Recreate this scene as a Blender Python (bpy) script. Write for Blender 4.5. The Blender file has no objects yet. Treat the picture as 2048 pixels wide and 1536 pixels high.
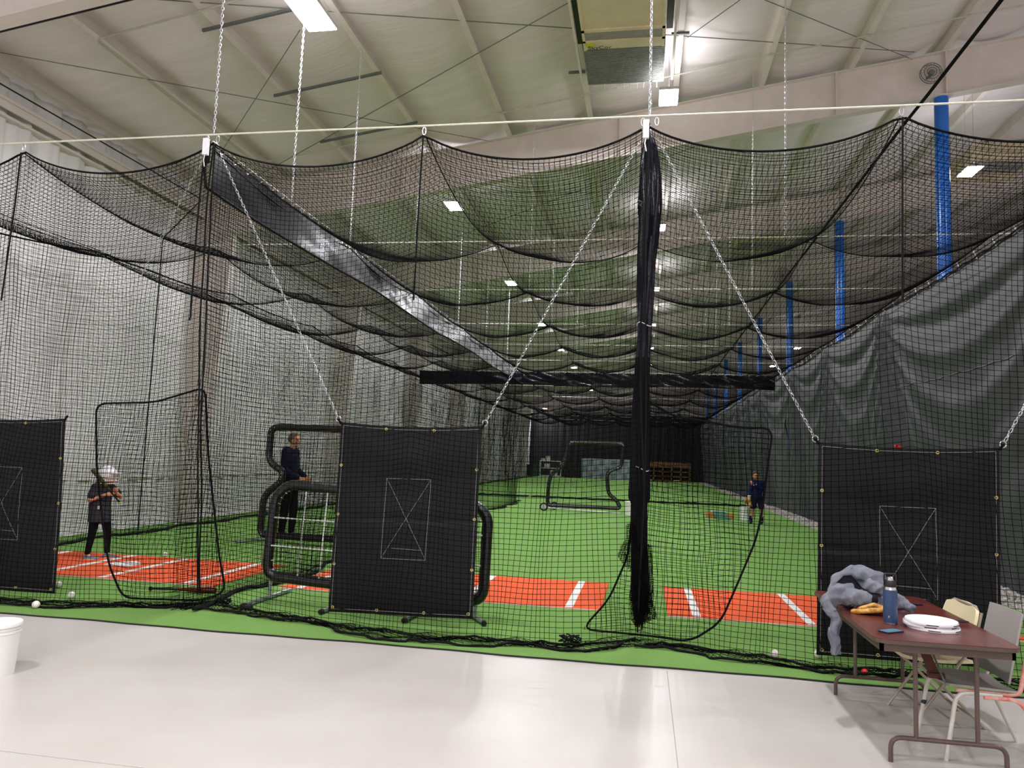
import bpy, math, random
import numpy as np
from mathutils import Vector, Matrix
random.seed(7); RNG = np.random.RandomState(11)
SC = bpy.context.scene; COL = SC.collection
PI = math.pi
# ------------------------------------------------------------------ camera, world, exposure
CAM_H = 1.7; FPX = 1500.0
dY = np.array([262., 153., FPX]); dY /= np.linalg.norm(dY)          # world axes seen in camera space
dX = np.array([8452., 160., -1500.]); dX -= dX.dot(dY)*dY; dX /= np.linalg.norm(dX)
dU = np.cross(dX, dY); dU = -dU if dU[1] > 0 else dU
camd = bpy.data.cameras.new('camera'); cam = bpy.data.objects.new('camera', camd); COL.objects.link(cam)
camd.sensor_fit = 'HORIZONTAL'; camd.sensor_width = 36.0; camd.lens = 36.0*FPX/2048; camd.clip_end = 300
cam.matrix_world = Matrix(((dX[0], -dX[1], -dX[2], 0), (dY[0], -dY[1], -dY[2], 0), (dU[0], -dU[1], -dU[2], CAM_H), (0, 0, 0, 1)))
SC.camera = cam
W = bpy.data.worlds.new('world'); SC.world = W; W.use_nodes = True
W.node_tree.nodes['Background'].inputs[0].default_value = (1.0, .97, .92, 1)
W.node_tree.nodes['Background'].inputs[1].default_value = 0.30
SC.view_settings.view_transform = 'Standard'; SC.view_settings.look = 'None'
SC.view_settings.gamma = 1; SC.view_settings.use_curve_mapping = False
SC.view_settings.exposure = 0.08
LAMP_W = 275.0

# ------------------------------------------------------------------ helpers
def L(r, g, b):
    return tuple(((c/255)/12.92 if c/255 <= .04045 else ((c/255+.055)/1.055)**2.4) for c in (r, g, b))
def mat(name, rgb, rough=.5, metal=0., var=.08, vs=6., bump=0., bs=40., spec=.5, emit=0., rgb2=None, stretch=(1, 1, 1), coat=0., trans=0.):
    m = bpy.data.materials.new(name); m.use_nodes = True; nt = m.node_tree; N = nt.nodes; K = nt.links
    b = N['Principled BSDF']; c = L(*rgb); c2 = L(*rgb2) if rgb2 else tuple(max(0, x*(1-var*2)) for x in c)
    tc = N.new('ShaderNodeTexCoord'); mp = N.new('ShaderNodeMapping'); mp.inputs['Scale'].default_value = stretch
    K.new(tc.outputs['Object'], mp.inputs[0])
    nz = N.new('ShaderNodeTexNoise'); nz.inputs['Scale'].default_value = vs; nz.inputs['Detail'].default_value = 5
    K.new(mp.outputs[0], nz.inputs['Vector'])
    cr = N.new('ShaderNodeValToRGB'); cr.color_ramp.elements[0].position = .32; cr.color_ramp.elements[1].position = .68
    cr.color_ramp.elements[0].color = (*c2, 1); cr.color_ramp.elements[1].color = (*c, 1)
    K.new(nz.outputs[0], cr.inputs[0]); K.new(cr.outputs[0], b.inputs['Base Color'])
    b.inputs['Roughness'].default_value = rough; b.inputs['Metallic'].default_value = metal
    b.inputs['Specular IOR Level'].default_value = spec
    if coat: b.inputs['Coat Weight'].default_value = coat; b.inputs['Coat Roughness'].default_value = .15
    if emit: b.inputs['Emission Color'].default_value = (*c, 1); b.inputs['Emission Strength'].default_value = emit
    if bump:
        n2 = N.new('ShaderNodeTexNoise'); n2.inputs['Scale'].default_value = bs; n2.inputs['Detail'].default_value = 4
        K.new(mp.outputs[0], n2.inputs['Vector'])
        bp = N.new('ShaderNodeBump'); bp.inputs['Strength'].default_value = bump; bp.inputs['Distance'].default_value = .02
        K.new(n2.outputs[0], bp.inputs['Height']); K.new(bp.outputs[0], b.inputs['Normal'])
    return m
M = dict(joint=mat('joint_filler', (158, 154, 150), .7),
    concrete=mat('painted_concrete', (193, 189, 185), .32, var=.035, vs=.8, bump=.05, bs=60, rgb2=(180, 175, 169)),
    turf=mat('artificial_turf', (134, 176, 98), .95, vs=220, bump=.6, bs=420, rgb2=(108, 150, 74), spec=.1),
    clay=mat('clay_turf', (238, 112, 72), .95, vs=260, bump=.5, bs=420, rgb2=(222, 92, 56), spec=.1),
    white_turf=mat('white_turf', (238, 238, 234), .9, vs=200, bump=.4, bs=400, rgb2=(214, 214, 212), spec=.1),
    backing=mat('mat_backing', (25, 25, 25), .8), mat_edge=mat('mat_edge', (224, 205, 196), .8),
    net=mat('net_twine', (7, 7, 9), .9, spec=.05), rope=mat('black_rope', (12, 12, 15), .8, spec=.2, bump=.5, bs=200),
    vinyl=mat('black_vinyl', (20, 20, 30), .22, vs=3, bump=.03, bs=6, rgb2=(12, 12, 19), spec=.22),
    matvinyl=mat('mat_vinyl', (13, 14, 16), .40, vs=4, bump=.05, bs=5, rgb2=(10, 11, 13), spec=.25),
    curtain=mat('curtain_vinyl', (62, 63, 67), .5, vs=.8, bump=0, rgb2=(57, 58, 62), spec=.35),
    backcurtain=mat('back_curtain', (32, 33, 35), .7, vs=2, spec=.25),
    wallw=mat('wall_facing', (246, 244, 244), .6, vs=1.6, rgb2=(226, 225, 224), stretch=(1, 1, .05), bump=.2, bs=5),
    roofv=mat('roof_facing', (246, 236, 238), .5, vs=1.2, rgb2=(238, 228, 228), bump=.8, bs=1.6, stretch=(.55, 3.2, 1)),
    steelw=mat('white_painted_steel', (236, 226, 220), .5, vs=3, rgb2=(226, 216, 208)),
    bluep=mat('blue_paint', (20, 118, 226), .3, vs=2, rgb2=(16, 106, 212), coat=.4),
    galv=mat('galvanised_steel', (190, 195, 200), .35, .8, vs=30, rgb2=(150, 155, 160)),
    chainm=mat('chain_zinc', (225, 228, 232), .3, .6, vs=50, rgb2=(190, 195, 200)),
    wcable=mat('white_cable', (226, 226, 206), .5, vs=20), greysteel=mat('grey_steel', (120, 124, 124), .5, .3),
    pvc=mat('white_pvc', (205, 204, 190), .4), black=mat('black_plastic', (16, 16, 18), .4, vs=10),
    pad=mat('pad_vinyl', (20, 20, 23), .3, vs=12, bump=.5, bs=14, spec=.6),
    brass=mat('brass', (226, 208, 130), .3, .5), thread=mat('white_thread', (150, 150, 148), .8),
    strap=mat('white_strap', (225, 225, 222), .7), lampb=mat('lamp_body', (210, 210, 205), .5),
    lampe=mat('lamp_diffuser', (255, 250, 240), .5, emit=26.0), hvac=mat('beige_enamel', (240, 224, 190), .5, vs=2),
    hvacg=mat('grey_coil', (150, 152, 148), .55, .3, vs=4), hvacp=mat('grey_panel', (170, 160, 158), .5),
    yellow=mat('yellow_label', (225, 222, 60), .5), ink=mat('dark_ink', (28, 20, 40), .6),
    tabletop=mat('mahogany_laminate', (98, 44, 38), .3, vs=3, rgb2=(78, 32, 28), stretch=(8, 1, 1), bump=.03),
    tabledge=mat('brown_edge', (84, 66, 58), .45), tableleg=mat('brown_enamel', (92, 74, 68), .35, .2),
    jacket=mat('grey_fleece', (124, 128, 138), .9, vs=5, rgb2=(104, 108, 118), bump=1., bs=13, spec=.12, stretch=(1, 1.6, .7)),
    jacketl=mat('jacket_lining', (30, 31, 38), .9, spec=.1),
    leather=mat('tan_leather', (222, 176, 88), .55, vs=25, rgb2=(160, 104, 40), bump=.4, bs=60),
    leatherd=mat('dark_leather', (84, 38, 24), .7, vs=20),
    bottle=mat('blue_powder_coat', (42, 66, 104), .4, vs=60), steel=mat('brushed_steel', (205, 205, 205), .22, 1.0),
    screen=mat('phone_screen', (96, 146, 160), .12, vs=3, rgb2=(76, 124, 142)), wplastic=mat('white_plastic', (236, 236, 240), .35, vs=3, var=.02),
    bucketp=mat('bucket_plastic', (232, 230, 226), .4, vs=2, var=.02),
    cream=mat('cream_plastic', (226, 214, 176), .45, vs=4, var=.04), taupe=mat('taupe_tube', (170, 158, 142), .4, .3),
    greyseat=mat('grey_seat_shell', (150, 146, 142), .5, vs=5, var=.05), tubew=mat('worn_white_tube', (205, 200, 190), .4, .2, vs=9, rgb2=(190, 186, 178)),
    tubered=mat('worn_red_tube', (214, 92, 74), .4, vs=16, rgb2=(206, 190, 180)),
    ball=mat('ball_leather', (232, 230, 224), .6, vs=12, var=.04), stitch=mat('red_stitch', (180, 60, 60), .7),
    redp=mat('red_plastic', (206, 30, 34), .35), batred=mat('red_bat_barrel', (120, 22, 26), .25, vs=20, rgb2=(70, 16, 20)),
    batorange=mat('orange_bat', (196, 84, 40), .35), batdark=mat('dark_bat_barrel', (46, 46, 30), .3, vs=14, rgb2=(84, 84, 30)),
    grip=mat('grip_tape', (22, 22, 24), .8), lime=mat('lime_knob', (176, 200, 70), .5),
    skin=mat('skin', (206, 150, 118), .55, vs=8, rgb2=(196, 138, 106)), skin2=mat('skin_tan', (188, 128, 96), .55, vs=8, rgb2=(176, 116, 86)),
    navy=mat('navy_cloth', (22, 25, 48), .9, vs=10, spec=.15), navyb=mat('royal_navy_cloth', (24, 28, 78), .85, vs=10, spec=.15),
    charcoal=mat('charcoal_cloth', (56, 56, 62), .9, vs=12, spec=.15), blackc=mat('black_cloth', (15, 15, 18), .9, spec=.15),
    hairg=mat('grey_brown_hair', (104, 84, 66), .8, vs=60, bump=.5, bs=120), hairb=mat('brown_hair', (62, 42, 30), .8, vs=60, bump=.5, bs=120),
    helmet=mat('white_helmet', (236, 234, 236), .25, vs=6, var=.02), shoeg=mat('grey_blue_shoe', (110, 120, 140), .7, vs=30),
    whitec=mat('white_cloth', (232, 232, 232), .8), stone=mat('white_gravel', (205, 200, 192), .9, vs=9, rgb2=(128, 124, 120)),
    rubber=mat('black_rubber', (24, 24, 24), .8), hub=mat('grey_hub', (185, 186, 186), .45),
    wood=mat('brown_wood', (128, 88, 52), .7, vs=6, rgb2=(98, 64, 36), stretch=(1, 1, 8)), wooddark=mat('cubby_dark', (46, 22, 16), .8),
    wrap=mat('pale_blue_panels', (160, 168, 180), .6, vs=3, rgb2=(140, 148, 160)), wrapd=mat('grey_blue_panels', (122, 130, 146), .6, vs=3),
    greenc=mat('dark_green_bin', (34, 62, 56), .6), junk=mat('pale_boxes', (190, 186, 180), .7), darkj=mat('dark_clutter', (38, 34, 34), .8),
    rampg=mat('green_ramp', (42, 104, 74), .8), rampo=mat('orange_block', (200, 130, 62), .7),
    printr=mat('shirt_print_red', (150, 70, 80), .8), printw=mat('shirt_print_white', (200, 200, 204), .8))

class MB:
    """collects shapes and links them as ONE mesh object"""
    def __init__(s): s.v = []; s.f = []; s.mi = []; s.n = 0; s.T = None
    def add(s, vs, fs, mi=0):
        vs = np.asarray(vs, float).reshape(-1, 3)
        if s.T is not None:
            A = np.array(s.T); vs = vs @ A[:3, :3].T + A[:3, 3]
        s.v.append(vs); s.f += [tuple(int(i)+s.n for i in f) for f in fs]; s.mi += [mi]*len(fs); s.n += len(vs); return s
    def box(s, a, b, mi=0):
        x0, y0, z0 = a; x1, y1, z1 = b
        return s.add([(x0,y0,z0),(x1,y0,z0),(x1,y1,z0),(x0,y1,z0),(x0,y0,z1),(x1,y0,z1),(x1,y1,z1),(x0,y1,z1)],
                     [(0,3,2,1),(4,5,6,7),(0,1,5,4),(1,2,6,5),(2,3,7,6),(3,0,4,7)], mi)
    def tube(s, pts, r, n=8, mi=0, closed=False, cap=True):
        P = np.array([list(p) for p in pts], float); m = len(P); R = np.full(m, r, float) if np.isscalar(r) else np.array(r, float)
        T = np.zeros_like(P)
        if closed: T = np.roll(P, -1, 0)-np.roll(P, 1, 0)
        else: T[1:-1] = P[2:]-P[:-2]; T[0] = P[1]-P[0]; T[-1] = P[-1]-P[-2]
        T /= np.maximum(np.linalg.norm(T, axis=1, keepdims=True), 1e-9)
        u = np.cross(T[0], [0, 0, 1.]) if abs(T[0][2]) < .9 else np.cross(T[0], [1., 0, 0]); u /= np.linalg.norm(u)
        V = []
        for i in range(m):
            u = u-T[i]*u.dot(T[i]); u /= max(np.linalg.norm(u), 1e-9); w = np.cross(T[i], u)
            for k in range(n):
                a = 2*PI*k/n; V.append(P[i]+R[i]*(math.cos(a)*u+math.sin(a)*w))
        F = []
        for i in range(m if closed else m-1):
            j = (i+1) % m
            for k in range(n): F.append((i*n+k, i*n+(k+1) % n, j*n+(k+1) % n, j*n+k))
        if cap and not closed: F.append(tuple(range(n-1, -1, -1))); F.append(tuple((m-1)*n+k for k in range(n)))
        return s.add(V, F, mi)
    def lathe(s, prof, o=(0, 0, 0), n=24, mi=0, axis='z', sx=1., sy=1.):
        V = []
        for r, z in prof:
            for k in range(n):
                a = 2*PI*k/n; x, y = r*math.cos(a)*sx, r*math.sin(a)*sy
                V.append((x+o[0], y+o[1], z+o[2]) if axis == 'z' else ((z+o[0], x+o[1], y+o[2]) if axis == 'x' else (x+o[0], z+o[1], y+o[2])))
        m = len(prof); F = [(i*n+k, i*n+(k+1) % n, (i+1)*n+(k+1) % n, (i+1)*n+k) for i in range(m-1) for k in range(n)]
        F.append(tuple(range(n-1, -1, -1))); F.append(tuple((m-1)*n+k for k in range(n)))
        return s.add(V, F, mi)
    def ball(s, c, r, n=16, mi=0, sc=(1, 1, 1)):
        m = max(4, n//2); V = []; F = []
        for i in range(m+1):
            t = PI*i/m
            for k in range(n):
                a = 2*PI*k/n; V.append((c[0]+r*sc[0]*math.sin(t)*math.cos(a), c[1]+r*sc[1]*math.sin(t)*math.sin(a), c[2]+r*sc[2]*math.cos(t)))
        for i in range(m):
            for k in range(n): F.append((i*n+k, (i+1)*n+k, (i+1)*n+(k+1) % n, i*n+(k+1) % n))
        return s.add(V, F, mi)
    def grid(s, P, mi=0):
        P = np.asarray(P); a, b = P.shape[:2]
        F = [(i*b+j, (i+1)*b+j, (i+1)*b+j+1, i*b+j+1) for i in range(a-1) for j in range(b-1)]
        return s.add(P.reshape(-1, 3), F, mi)
    def slab(s, P, th, mi=0):
        """a grid sheet with real thickness th along its normals"""
        P = np.asarray(P, float); a, b = P.shape[:2]
        du = np.gradient(P, axis=0); dv = np.gradient(P, axis=1); Nn = np.cross(du, dv); Nn /= np.maximum(np.linalg.norm(Nn, axis=2, keepdims=True), 1e-9)
        A = P+Nn*th/2; B = P-Nn*th/2; o = a*b
        F = [(i*b+j, (i+1)*b+j, (i+1)*b+j+1, i*b+j+1) for i in range(a-1) for j in range(b-1)]
        F += [(o+i*b+j, o+i*b+j+1, o+(i+1)*b+j+1, o+(i+1)*b+j) for i in range(a-1) for j in range(b-1)]
        for i in range(a-1):
            F.append((i*b, o+i*b, o+(i+1)*b, (i+1)*b)); F.append((i*b+b-1, (i+1)*b+b-1, o+(i+1)*b+b-1, o+i*b+b-1))
        for j in range(b-1):
            F.append((j, j+1, o+j+1, o+j)); k = (a-1)*b; F.append((k+j, o+k+j, o+k+j+1, k+j+1))
        return s.add(np.concatenate([A.reshape(-1, 3), B.reshape(-1, 3)]), F, mi)
    def prism(s, poly, z0, z1, mi=0):
        n = len(poly); V = [(x, y, z0) for x, y in poly]+[(x, y, z1) for x, y in poly]
        return s.add(V, [tuple(range(n-1, -1, -1)), tuple(range(n, 2*n))]+[(i, (i+1) % n, n+(i+1) % n, n+i) for i in range(n)], mi)
    def mesh(s, name, mats, smooth=True, ang=35):
        me = bpy.data.meshes.new(name); me.from_pydata(np.concatenate(s.v).tolist(), [], s.f)
        for m in (mats if isinstance(mats, (list, tuple)) else [mats]): me.materials.append(m)
        me.polygons.foreach_set('material_index', s.mi)
        if smooth:
            me.polygons.foreach_set('use_smooth', [True]*len(s.f)); me.update()
            try: me.set_sharp_from_angle(angle=math.radians(ang))
            except Exception: pass
        me.update(); return me
    def build(s, name, mats, parent=None, smooth=True, ang=35):
        return link(name, s.mesh(name, mats, smooth, ang), parent)
def build_each(m, name, mats, parent, smooth=True, ang=35):
    """every shape collected in m becomes a part of its own"""
    n0 = 0; k = 0; out = []
    for vs in m.v:
        n1 = n0+len(vs); q = MB(); q.v = [vs]; q.n = len(vs); q.f = []; q.mi = []
        while k < len(m.f) and max(m.f[k]) < n1: q.f.append(tuple(i-n0 for i in m.f[k])); q.mi.append(m.mi[k]); k += 1
        out.append(q.build(name, mats, parent, smooth, ang)); n0 = n1
    return out
def link(name, me, parent=None):
    o = bpy.data.objects.new(name, me); COL.objects.link(o)
    if parent is not None:
        o.parent = parent; o.matrix_parent_inverse = Matrix.Translation(-parent.location) if parent.rotation_euler.z == 0 else parent.matrix_basis.inverted()
    return o
def tag(o, label, cat, group=None, kind=None):
    o['label'] = label; o['category'] = cat
    if group: o['group'] = group
    if kind: o['kind'] = kind
    return o
def thing(name, loc, label, cat, group=None, kind=None):
    o = bpy.data.objects.new(name, None); o.empty_display_size = .1; COL.objects.link(o); o.location = loc
    return tag(o, label, cat, group, kind)
def struct(o, label=None):
    o['kind'] = 'structure'
    if label: o['label'] = label
    return o
def copy_tree(o, off, label=None, group=None):
    """copies a thing, its parts and sub-parts, moved by off"""
    c = o.copy(); COL.objects.link(c); c.location = Vector(o.location)+Vector(off)
    if label: c['label'] = label
    if group: c['group'] = group
    for ch in o.children:
        d = ch.copy(); COL.objects.link(d); d.parent = c
        for g in ch.children:
            e = g.copy(); COL.objects.link(e); e.parent = d
    return c
def ray(px, py):
    v = np.array([px-1024., py-768., FPX]); return np.array([v@dX, v@dY, v@dU])
def AY(px, py, Y):
    r = ray(px, py); return r*(Y/r[1])+np.array([0, 0, CAM_H])
def GP(px, py, z=0.):
    r = ray(px, py); return r*((z-CAM_H)/r[2])+np.array([0, 0, CAM_H])
def rounded(pts, r, closed=False, n=5):
    """polyline with rounded corners"""
    P = [np.array(p, float) for p in pts]; out = []; m = len(P)
    for i in range(m):
        if not closed and i in (0, m-1): out.append(P[i]); continue
        a, b, c = P[i-1], P[i], P[(i+1) % m]; u = a-b; w = c-b; lu, lw = np.linalg.norm(u), np.linalg.norm(w)
        d = min(r, lu*.48, lw*.48); s0 = b+u/lu*d; s1 = b+w/lw*d
        for k in range(n+1):
            t = k/n; out.append((1-t)**2*s0+2*t*(1-t)*b+t*t*s1)
    return out
def fast_mesh(name, V, Q, m):
    me = bpy.data.meshes.new(name); me.vertices.add(len(V)); me.vertices.foreach_set('co', V.astype(np.float32).ravel())
    me.loops.add(Q.size); me.loops.foreach_set('vertex_index', Q.astype(np.int32).ravel())
    me.polygons.add(len(Q)); me.polygons.foreach_set('loop_start', np.arange(0, Q.size, 4, dtype=np.int32))
    me.materials.append(m); me.update(calc_edges=True); return me
def strands(lines, nrm, r):
    """(k,m,3) polylines -> 3-sided twine prisms (verts, quads)"""
    k, m, _ = lines.shape
    T = np.gradient(lines, axis=1); T /= np.maximum(np.linalg.norm(T, axis=2, keepdims=True), 1e-9)
    b = np.cross(T, nrm); b /= np.maximum(np.linalg.norm(b, axis=2, keepdims=True), 1e-9)
    V = np.stack([lines+r*(math.cos(a)*nrm+math.sin(a)*b) for a in (0, 2*PI/3, 4*PI/3)], axis=2)
    idx = np.arange(k*m*3).reshape(k, m, 3); q = []
    for c in range(3):
        d = (c+1) % 3; q.append(np.stack([idx[:, :-1, c], idx[:, :-1, d], idx[:, 1:, d], idx[:, 1:, c]], -1).reshape(-1, 4))
    return V.reshape(-1, 3), np.concatenate(q)
def net_mesh(name, P, r, m=None):
    P = np.asarray(P, float); du = np.gradient(P, axis=0); dv = np.gradient(P, axis=1)
    N = np.cross(du, dv); N /= np.maximum(np.linalg.norm(N, axis=2, keepdims=True), 1e-9)
    V1, Q1 = strands(P, N, r); V2, Q2 = strands(P.transpose(1, 0, 2), N.transpose(1, 0, 2), r)
    return fast_mesh(name, np.concatenate([V1, V2]), np.concatenate([Q1, Q2+len(V1)]), m or M['net'])
def wob(a, b, s=0.):
    return np.sin(a*1.7+s)+.6*np.sin(b*2.3+a*.9+s*2.1)+.4*np.sin(a*4.1-b*3.3+s*.7)+.25*np.sin(a*8.3+b*5.1+s)

# ------------------------------------------------------------------ the building
RS = .162
def zp(x): return 8.9+RS*x                     # underside of the purlins
BAYS = [15.1+7.66*k for k in range(-5, 10)]
YEND = 86.0
m = MB(); m.box((-10.6, -24, -.25), (16, YEND, 0)); fl = struct(m.build('floor', M['concrete']), 'pale grey painted concrete floor in front of the turf')
# joint in the concrete slab (sawn line running away from the camera)
a, b = GP(1334, 1342), GP(1350, 1536); m = MB()
m.box((a[0]-.003, 2, .0), (a[0]+.003, 6.45, .0012))
yj = GP(0, 1502)[1]; m.box((-9, yj-.002, 0), (9, yj+.002, .0012)); struct(m.build('trim_1', M['joint']), 'sawn control joints in the concrete')
m = MB(); TX0, TX1 = -9.98, 4.62
n = 90; xs = np.linspace(TX0, TX1, n); fr = 6.5+.015*np.sin(xs*2.1)+.008*np.sin(xs*7)
top = [(x, y) for x, y in zip(xs, fr)]+[(TX1, 66.0), (TX0, 66.0)]
m.prism(top, 0.001, .016); struct(m.build('turf_floor', M['turf']), 'bright green artificial turf covering the cages')
m = MB(); m.prism([(x, y-.008) for x, y in zip(xs, fr)]+[(x, y+.004) for x, y in zip(xs[::-1], fr[::-1])], .0005, .0135)
struct(m.build('trim_2', M['backing']), 'dark cut edge of the turf')
# ceiling facing billowing between the purlins
PURX = [-9.75+1.7*k for k in range(0, 15)]
ys = np.arange(-24, YEND+.1, .30); xx = np.linspace(-10.35, 15, 240)
X, Y = np.meshgrid(xx, ys, indexing='ij'); u = ((X+9.75) % 1.7)/1.7
Z = zp(X)+.255-.17*np.sin(PI*u)**.8+.014*np.sin(Y*1.9+X*3)+.010*np.sin(Y*5+X)
m = MB(); m.slab(np.stack([X, Y, Z], -1), .02); struct(m.build('ceiling', M['roofv'], ang=80), 'white faced insulation billowing between roof purlins')
for i, x in enumerate(PURX):
    m = MB(); z = zp(x); T = RS*.035
    m.box((x-.004, -24, z), (x+.004, YEND, z+.25)); m.box((x-.004, -24, z-.003), (x+.10, YEND, z+.003)); m.box((x-.075, -24, z+.247), (x+.004, YEND, z+.253))
    m.box((x+.093, -24, z), (x+.10, YEND, z+.02)); struct(m.build('roof_purlin', M['steelw'], smooth=False), 'pale steel purlin running the length of the roof')
def zlow(x): return 8.0+.164*x
for k, y in enumerate(BAYS):
    m = MB(); xs_ = [-9.9, -8.6, -5, 0, 5.6, 10.5, 15.5]
    for a, b in zip(xs_[:-1], xs_[1:]):
        la, lb = zlow(a), zlow(b)
        if a < -9: la -= .25
        ta, tb = zp(a)-.01, zp(b)-.01
        for (y0, y1, p, q) in ((-.004, .004, 0, 1), ):
            m.add([(a, y-.005, la), (b, y-.005, lb), (b, y-.005, tb), (a, y-.005, ta), (a, y+.005, la), (b, y+.005, lb), (b, y+.005, tb), (a, y+.005, ta)],
                  [(0,1,2,3),(7,6,5,4),(0,4,5,1),(3,2,6,7),(0,3,7,4),(1,5,6,2)])
        for (za, zb, h) in ((la, lb, .014), (ta, tb, .014)):
            m.add([(a, y-.11, za-h), (b, y-.11, zb-h), (b, y+.11, zb-h), (a, y+.11, za-h), (a, y-.11, za), (b, y-.11, zb), (b, y+.11, zb), (a, y+.11, za)],
                  [(0,3,2,1),(4,5,6,7),(0,1,5,4),(1,2,6,5),(2,3,7,6),(3,0,4,7)])
    for x in (-5.2, -.6, 3.62, 5.62, 9.8):                     # splice and stiffener plates
        m.box((x-.012, y-.105, zlow(x)), (x+.012, y+.105, zp(x)-.02))
    m.box((-10.0, y-.1, 0), (-9.98, y+.1, 7.2)); m.add([(-9.55, y-.1, 0), (-9.1, y-.1, 6.35), (-9.1, y+.1, 6.35), (-9.55, y+.1, 0), (-9.53, y-.1, 0), (-9.08, y-.1, 6.35), (-9.08, y+.1, 6.35), (-9.53, y+.1, 0)],
          [(0,3,2,1),(4,5,6,7),(0,1,5,4),(1,2,6,5),(2,3,7,6),(3,0,4,7)])
    m.add([(-9.99, y-.004, 0), (-9.54, y-.004, 0), (-9.09, y-.004, 6.4), (-9.99, y-.004, 7.1), (-9.99, y+.004, 0), (-9.54, y+.004, 0), (-9.09, y+.004, 6.4), (-9.99, y+.004, 7.1)],
          [(0,1,2,3),(7,6,5,4),(0,4,5,1),(1,5,6,2),(2,6,7,3),(3,7,4,0)])
    struct(m.build('roof_rafter', M['steelw'], smooth=False), 'white welded steel frame with tapered wall column')
# left wall: facing sheet hanging in irregular vertical folds
ys = np.arange(-24, 86.1, .045); zs = np.array([0, .9, 1.8, 2.7, 3.6, 4.5, 5.4, 6.3, 6.75, 7.35])
Y, Z = np.meshgrid(ys, zs, indexing='ij')
fold = .05*np.abs(np.sin(Y*PI/.62+.8*np.sin(Y*.7)))**.6+.022*np.sin(Y*13+2*np.sin(Y*.9))+.012*np.sin(Y*29+Z*.15)
Xw = -10.05+fold*1.5+.02*np.sin(Z*1.3+Y*.6)
m = MB(); m.slab(np.stack([Xw, Y, Z], -1), .01); struct(m.build('wall_left', M['wallw'], ang=60), 'pale wall facing hanging in vertical folds')
m = MB()
m.box((-10.05, -24, 6.68), (-9.88, YEND, 6.72)); m.box((-10.05, -24, 6.9), (-9.8, YEND, 6.95)); m.box((-9.86, -24, 6.78), (-9.83, YEND, 6.9))
m.box((-10.0, -24, .98), (-9.955, YEND, 1.0)); struct(m.build('trim_3', M['steelw'], smooth=False), 'eave strut and girts along the left wall')
# back wall curtain + dark gable above it
ys = np.linspace(-10, 15.5, 340); zs = np.linspace(0, 5.6, 6); A, Z = np.meshgrid(ys, zs, indexing='ij')
m = MB(); m.slab(np.stack([A, 66.6+.05*np.sin(A*9+.5*np.sin(A*2))+.03*np.sin(A*21), Z], -1), .01)
struct(m.build('wall_back', M['backcurtain'], ang=60), 'dark curtain closing the far end of the hall')
m = MB(); m.box((-10.6, YEND, 0), (16, YEND+.1, 12)); struct(m.build('wall_far', M['wallw']), 'far end wall above the back curtain')
m = MB(); m.box((15.6, -24, 0), (15.8, YEND, 12)); m.box((-10.6, -24.2, 0), (16, -24, 12)); struct(m.build('wall_right', M['wallw']), 'far right side wall of the hall')

# blue columns
PLAB = ['nearest and widest blue steel column, rising above the black side curtain', 'second blue steel column from the camera behind the side curtain', 'third blue column, seen through the slit of the curtain below',
        'fourth blue column from the camera behind the side curtain', 'fifth blue column from the camera, above the curtain', 'sixth blue column, a thin strip above the far band', 'seventh blue column, far down the side curtain', 'eighth blue column, far down the side curtain']
for k in range(8):
    y = 15.1+7.66*k; x = 5.55; zt = zlow(x)-.03
    t = thing('steel_column', (x, y, 0), PLAB[k], 'column', 'blue roof columns')
    m = MB(); m.tube([(x, y, .02), (x, y, zt)], .125, 20); m.build('column_shaft', M['bluep'], t)
    m = MB(); m.box((x-.16, y-.16, zt), (x+.16, y+.16, zt+.02)); m.build('cap_plate', M['steelw'], t)
    m = MB(); m.box((x-.18, y-.18, 0), (x+.18, y+.18, .02)); m.build('base_plate', M['greysteel'], t)
# narrow blue pole standing in the slit of the curtain
# ------------------------------------------------------------------ lamps
def lamp(x, y, z, label, group=None, w=.34, l=.62, power=LAMP_W, light=True, down=True):
    t = thing('high_bay_lamp', (x, y, z), label, 'ceiling light', group)
    m = MB(); m.box((x-w/2, y-l/2, z), (x+w/2, y+l/2, z+.05)); m.box((x-w/4, y-l/3, z+.05), (x+w/4, y+l/3, z+.09)); m.build('housing', M['lampb'], t)
    m = MB(); m.box((x-w/2+.015, y-l/2+.015, z-.012), (x+w/2-.015, y+l/2-.015, z)); m.build('diffuser', M['lampe'], t)
    m = MB()
    for s in (-1, 1): m.tube([(x, y+s*l/3, z+.09), (x, y+s*l/3, zp(x)+.13)], .004, 5)
    build_each(m, 'hanger', M['galv'], t)
    if light:
        ld = bpy.data.lights.new('lamp_light', 'AREA'); ld.shape = 'RECTANGLE'; ld.size = w-.04; ld.size_y = l-.04
        ld.energy = power*(1 if y < 40 else .5); ld.color = (.98, .965, 1.0); o = bpy.data.objects.new('lamp_light', ld); COL.objects.link(o); o.parent = t
        o.location = (0, 0, -.016)
        ld = bpy.data.lights.new('added_uplight', 'AREA'); ld.shape = 'RECTANGLE'; ld.size = w+.1; ld.size_y = l+.1; ld.energy = power*.065*(1 if y < 40 else .4); ld.color = (.98, .965, 1.0)
        o = bpy.data.objects.new('added_uplight', ld); COL.objects.link(o); o.parent = t; o.location = (0, 0, .10); o.rotation_euler = (PI, 0, 0)  # upward light added above each housing to brighten the ceiling
    return t
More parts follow.
